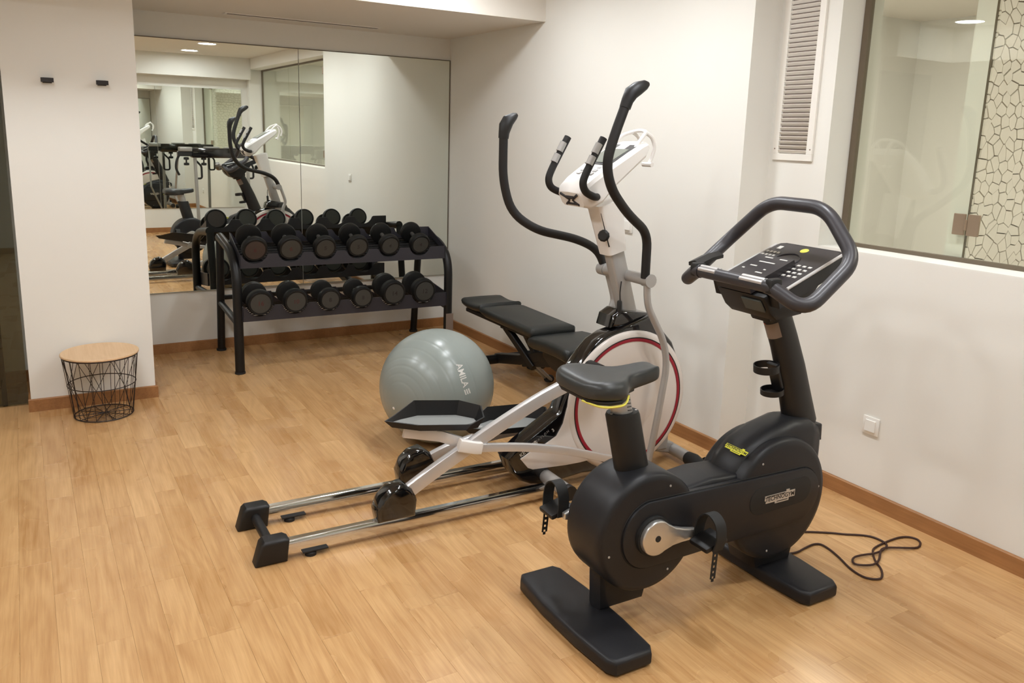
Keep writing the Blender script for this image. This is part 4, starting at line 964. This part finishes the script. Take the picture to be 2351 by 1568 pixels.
# console
pz = Vector((.93, 0, .36)).normalized(); pn = Vector((-pz.z, 0, pz.x)); pc = Vector((2.09, BY, 1.115))
def pt(u, v, n): return pc+pz*u+Vector((0, v, 0))+pn*n
def slab(u0, u1, v0, v1, n0, n1, r=0, taper=0):
    pl = [(u0, v0), (u1, v0+taper), (u1, v1-taper), (u0, v1)] if r == 0 else [(u0, v0), (u1-r, v0+taper), (u1-r*.3, v0+taper+r*.3), (u1, v0+taper+r), (u1, v1-taper-r), (u1-r*.3, v1-taper-r*.3), (u1-r, v1-taper), (u0, v1)]
    n_ = len(pl); vs = [pt(u, v, n0) for u, v in pl]+[pt(u, v, n1) for u, v in pl]
    return MB().add(vs, [tuple(range(n_)), tuple(n_+i for i in range(n_))[::-1]]+[(i, n_+i, n_+(i+1) % n_, (i+1) % n_) for i in range(n_)])
DKP = mat('console_panel', (46, 42, 44), .33)
kc = obj('console', slab(-.015, .335, -.150, .150, -.052, 0, .03), BIKE, bk, 'dark display console')
obj('front_panel', slab(-.01, .325, -.142, .142, 0, .0035, .03), DKP, kc)
obj('raised_panel', slab(-.045, .175, -.062, .100, .001, .030), DKP, kc)
for s_ in (-1, 1): obj('side_trim', MB().tube([pt(.03, s_*.151, .001), pt(.31, s_*.147, .001)], .0055, 8), ALU, kc, 'silver side trim strip')
obj('display_ring', MB().tube([pt(.205+.052*math.cos(2*math.pi*k/30), .012+.052*math.sin(2*math.pi*k/30), .0045) for k in range(30)], .0028, 6, True), BIKEG, kc)
bt = MB()
for i in range(4):
    for j in range(3): bt.add(*(lambda q: (q.v, q.f))(slab(.10+.026*i+.0, .110+.026*i, -.124+.024*j, -.111+.024*j, .003, .006)))
obj('keypad_buttons', bt, LABEL, kc, 'light grey number keys')
bt = MB()
for i in range(2):
    for j in range(4): q = slab(.215+.026*i, .226+.026*i, .075+.017*j, .085+.017*j, .003, .006); bt.add(q.v, q.f)
q = slab(.275, .297, .098, .116, .003, .0055); bt.add(q.v, q.f)
for u_, v0, v1 in ((.155, .02, .055), (.155, -.045, -.012), (.12, -.02, .05), (.085, .03, .06), (.045, -.03, .0), (.06, .065, .075), (.07, -.025, -.015), (-.02, -.05, -.015)): q = slab(u_, u_+.006, v0, v1, .029, .0315); bt.add(q.v, q.f)
obj('printed_keys', bt, LABEL, kc)
obj('yellow_badge', MB().lathe([(.001, 0), (.016, 0), (.015, .001)], pt(.292, .0, .0035), pn, 20), YEL, kc, 'small yellow badge')
cb = [(pt(-.02, 0, -.04), .11), (pt(.03, 0, -.09)+Vector((.0, 0, -.0)), .10)]
obj('console_body', MB().prism([(2.055, 1.095), (2.36, 1.205), (2.35, 1.15), (2.25, 1.02), (2.13, 1.008), (2.10, 1.03)], BY-.112, BY+.112, .012), BLKP, bk, 'black console underside')
obj('front_socket_panel', MB().box((2.076, BY-.05, 1.059), (.008, .09, .052), Matrix.Rotation(R(-35), 3, 'Y'), .003, 1), mat('port_grey', (64, 68, 64), .4), bk, 'grey port panel under the console')
obj('neck_block', MB().prism([(2.10, 1.12), (2.28, 1.15), (2.30, 1.03), (2.17, .985)], BY-.048, BY+.048, .012), BLKP, bk)

# ------------------------------------------------------------------ cord on the floor
cpts = [(2.418, 2.075), (2.455, 2.03), (2.501, 2.016), (2.559, 2.025), (2.615, 2.031), (2.644, 2.017), (2.642, 1.971), (2.622, 1.907), (2.593, 1.839), (2.583, 1.787), (2.59, 1.756), (2.612, 1.736), (2.639, 1.732), (2.677, 1.757), (2.706, 1.788), (2.729, 1.824), (2.768, 1.865), (2.81, 1.894), (2.864, 1.905), (2.933, 1.91), (2.994, 1.909), (3.035, 1.893), (3.048, 1.864), (3.029, 1.837), (2.985, 1.82), (2.932, 1.834), (2.893, 1.856), (2.861, 1.871), (2.828, 1.872), (2.783, 1.845), (2.739, 1.819), (2.691, 1.808), (2.652, 1.822), (2.631, 1.843), (2.645, 1.866), (2.677, 1.88), (2.722, 1.876), (2.768, 1.865), (2.818, 1.865), (2.869, 1.878), (2.896, 1.903), (2.901, 1.933), (2.89, 1.971), (2.858, 2.001), (2.81, 2.031), (2.766, 2.066), (2.693, 2.112), (2.58, 2.17), (2.50, 2.20)]
cpts = [(x, y, .0045+(.004 if 24 < i < 40 else 0)) for i, (x, y) in enumerate(cpts)]
o = obj('power_cord', MB().tube(smooth(cpts, 3), .0042, 7), CORDM, at=(2.7, 1.9, 0)); tag(o, 'thin dark brown cord looped on the floor beside the bike', 'cord')

# ------------------------------------------------------------------ treadmill behind the photographer (seen in the mirror)
tm = thing('treadmill', 'treadmill with black console bar and grey uprights, seen only in the mirror', 'treadmill', (2.42, -.25, 0))
TX, TY = 2.47, .12
obj('deck', MB().b2((TX-.36, -.98, .06), (TX+.36, .30, .16), .02, 2), BLKP, tm)
obj('running_belt', MB().b2((TX-.25, -.97, .161), (TX+.25, .05, .167)), BLKR, tm)
for s_ in (-1, 1):
    obj('side_rail', MB().b2((TX+s_*.31-.05, -.96, .158), (TX+s_*.31+.05, .05, .178), .004, 1), TMSIL, tm)
    obj('upright', MB().tube([(TX+s_*.355, .20, .10), (TX+s_*.355, TY, 1.16)], .020, 8, square=True), TMSIL, tm)
    obj('foot', MB().b2((TX+s_*.3-.05, .1, 0), (TX+s_*.3+.05, .24, .06), .008, 1), BLKR, tm)
    hp = fillet([(TX+s_*.355, TY, 1.16), (TX+s_*.355, TY-.02, .88), (TX+s_*.355+.085, TY-.02, .88), (TX+s_*.355+.085, TY-.02, 1.05), (TX+s_*.355, TY-.01, 1.14)], .03, 4)
    obj('loop_handle', MB().tube(hp, .014, 8), BLKR, tm)
    if s_ < 0: pass
obj('console_bar', MB().b2((TX-.40, TY-.10, 1.165), (TX+.42, TY+.06, 1.30), .015, 2), BLKG, tm, 'glossy black console bar')
obj('side_tray', MB().b2((TX-.56, TY-.08, 1.25), (TX-.39, TY+.05, 1.31), .012, 2), TMSIL, tm)
obj('tray_underside', MB().b2((TX-.58, TY-.07, 1.185), (TX-.39, TY+.04, 1.25), .008, 1), BLKP, tm)
obj('side_post', MB().tube([(TX-.60, -.1, .62), (TX-.57, TY, 1.25)], .014, 8).tube([(TX-.60, -.1, .62), (TX-.40, .0, .16)], .014, 8), TMSIL, tm)
obj('side_handle', MB().tube(smooth([(TX-.56, TY, 1.20), (TX-.60, TY+.02, 1.12), (TX-.61, TY+.02, 1.02), (TX-.57, TY, .93)], 5), .016, 8), BLKR, tm)
for xx in (TX-.47, TX-.24):
    obj('hanging_knob', MB().lathe([(.012, 0), (.036, .004), (.036, .034), (.010, .040), (.010, .075), (.036, .080), (.034, .11), (.01, .114)], (xx, TY+.0, 1.06), seg=14), BLKP, tm)
obj('console_tray', MB().b2((TX-.22, TY-.09, 1.298), (TX-.03, TY+.04, 1.318), .004, 1).b2((TX+.05, TY-.09, 1.298), (TX+.22, TY+.04, 1.312), .004, 1), TMSIL, tm)
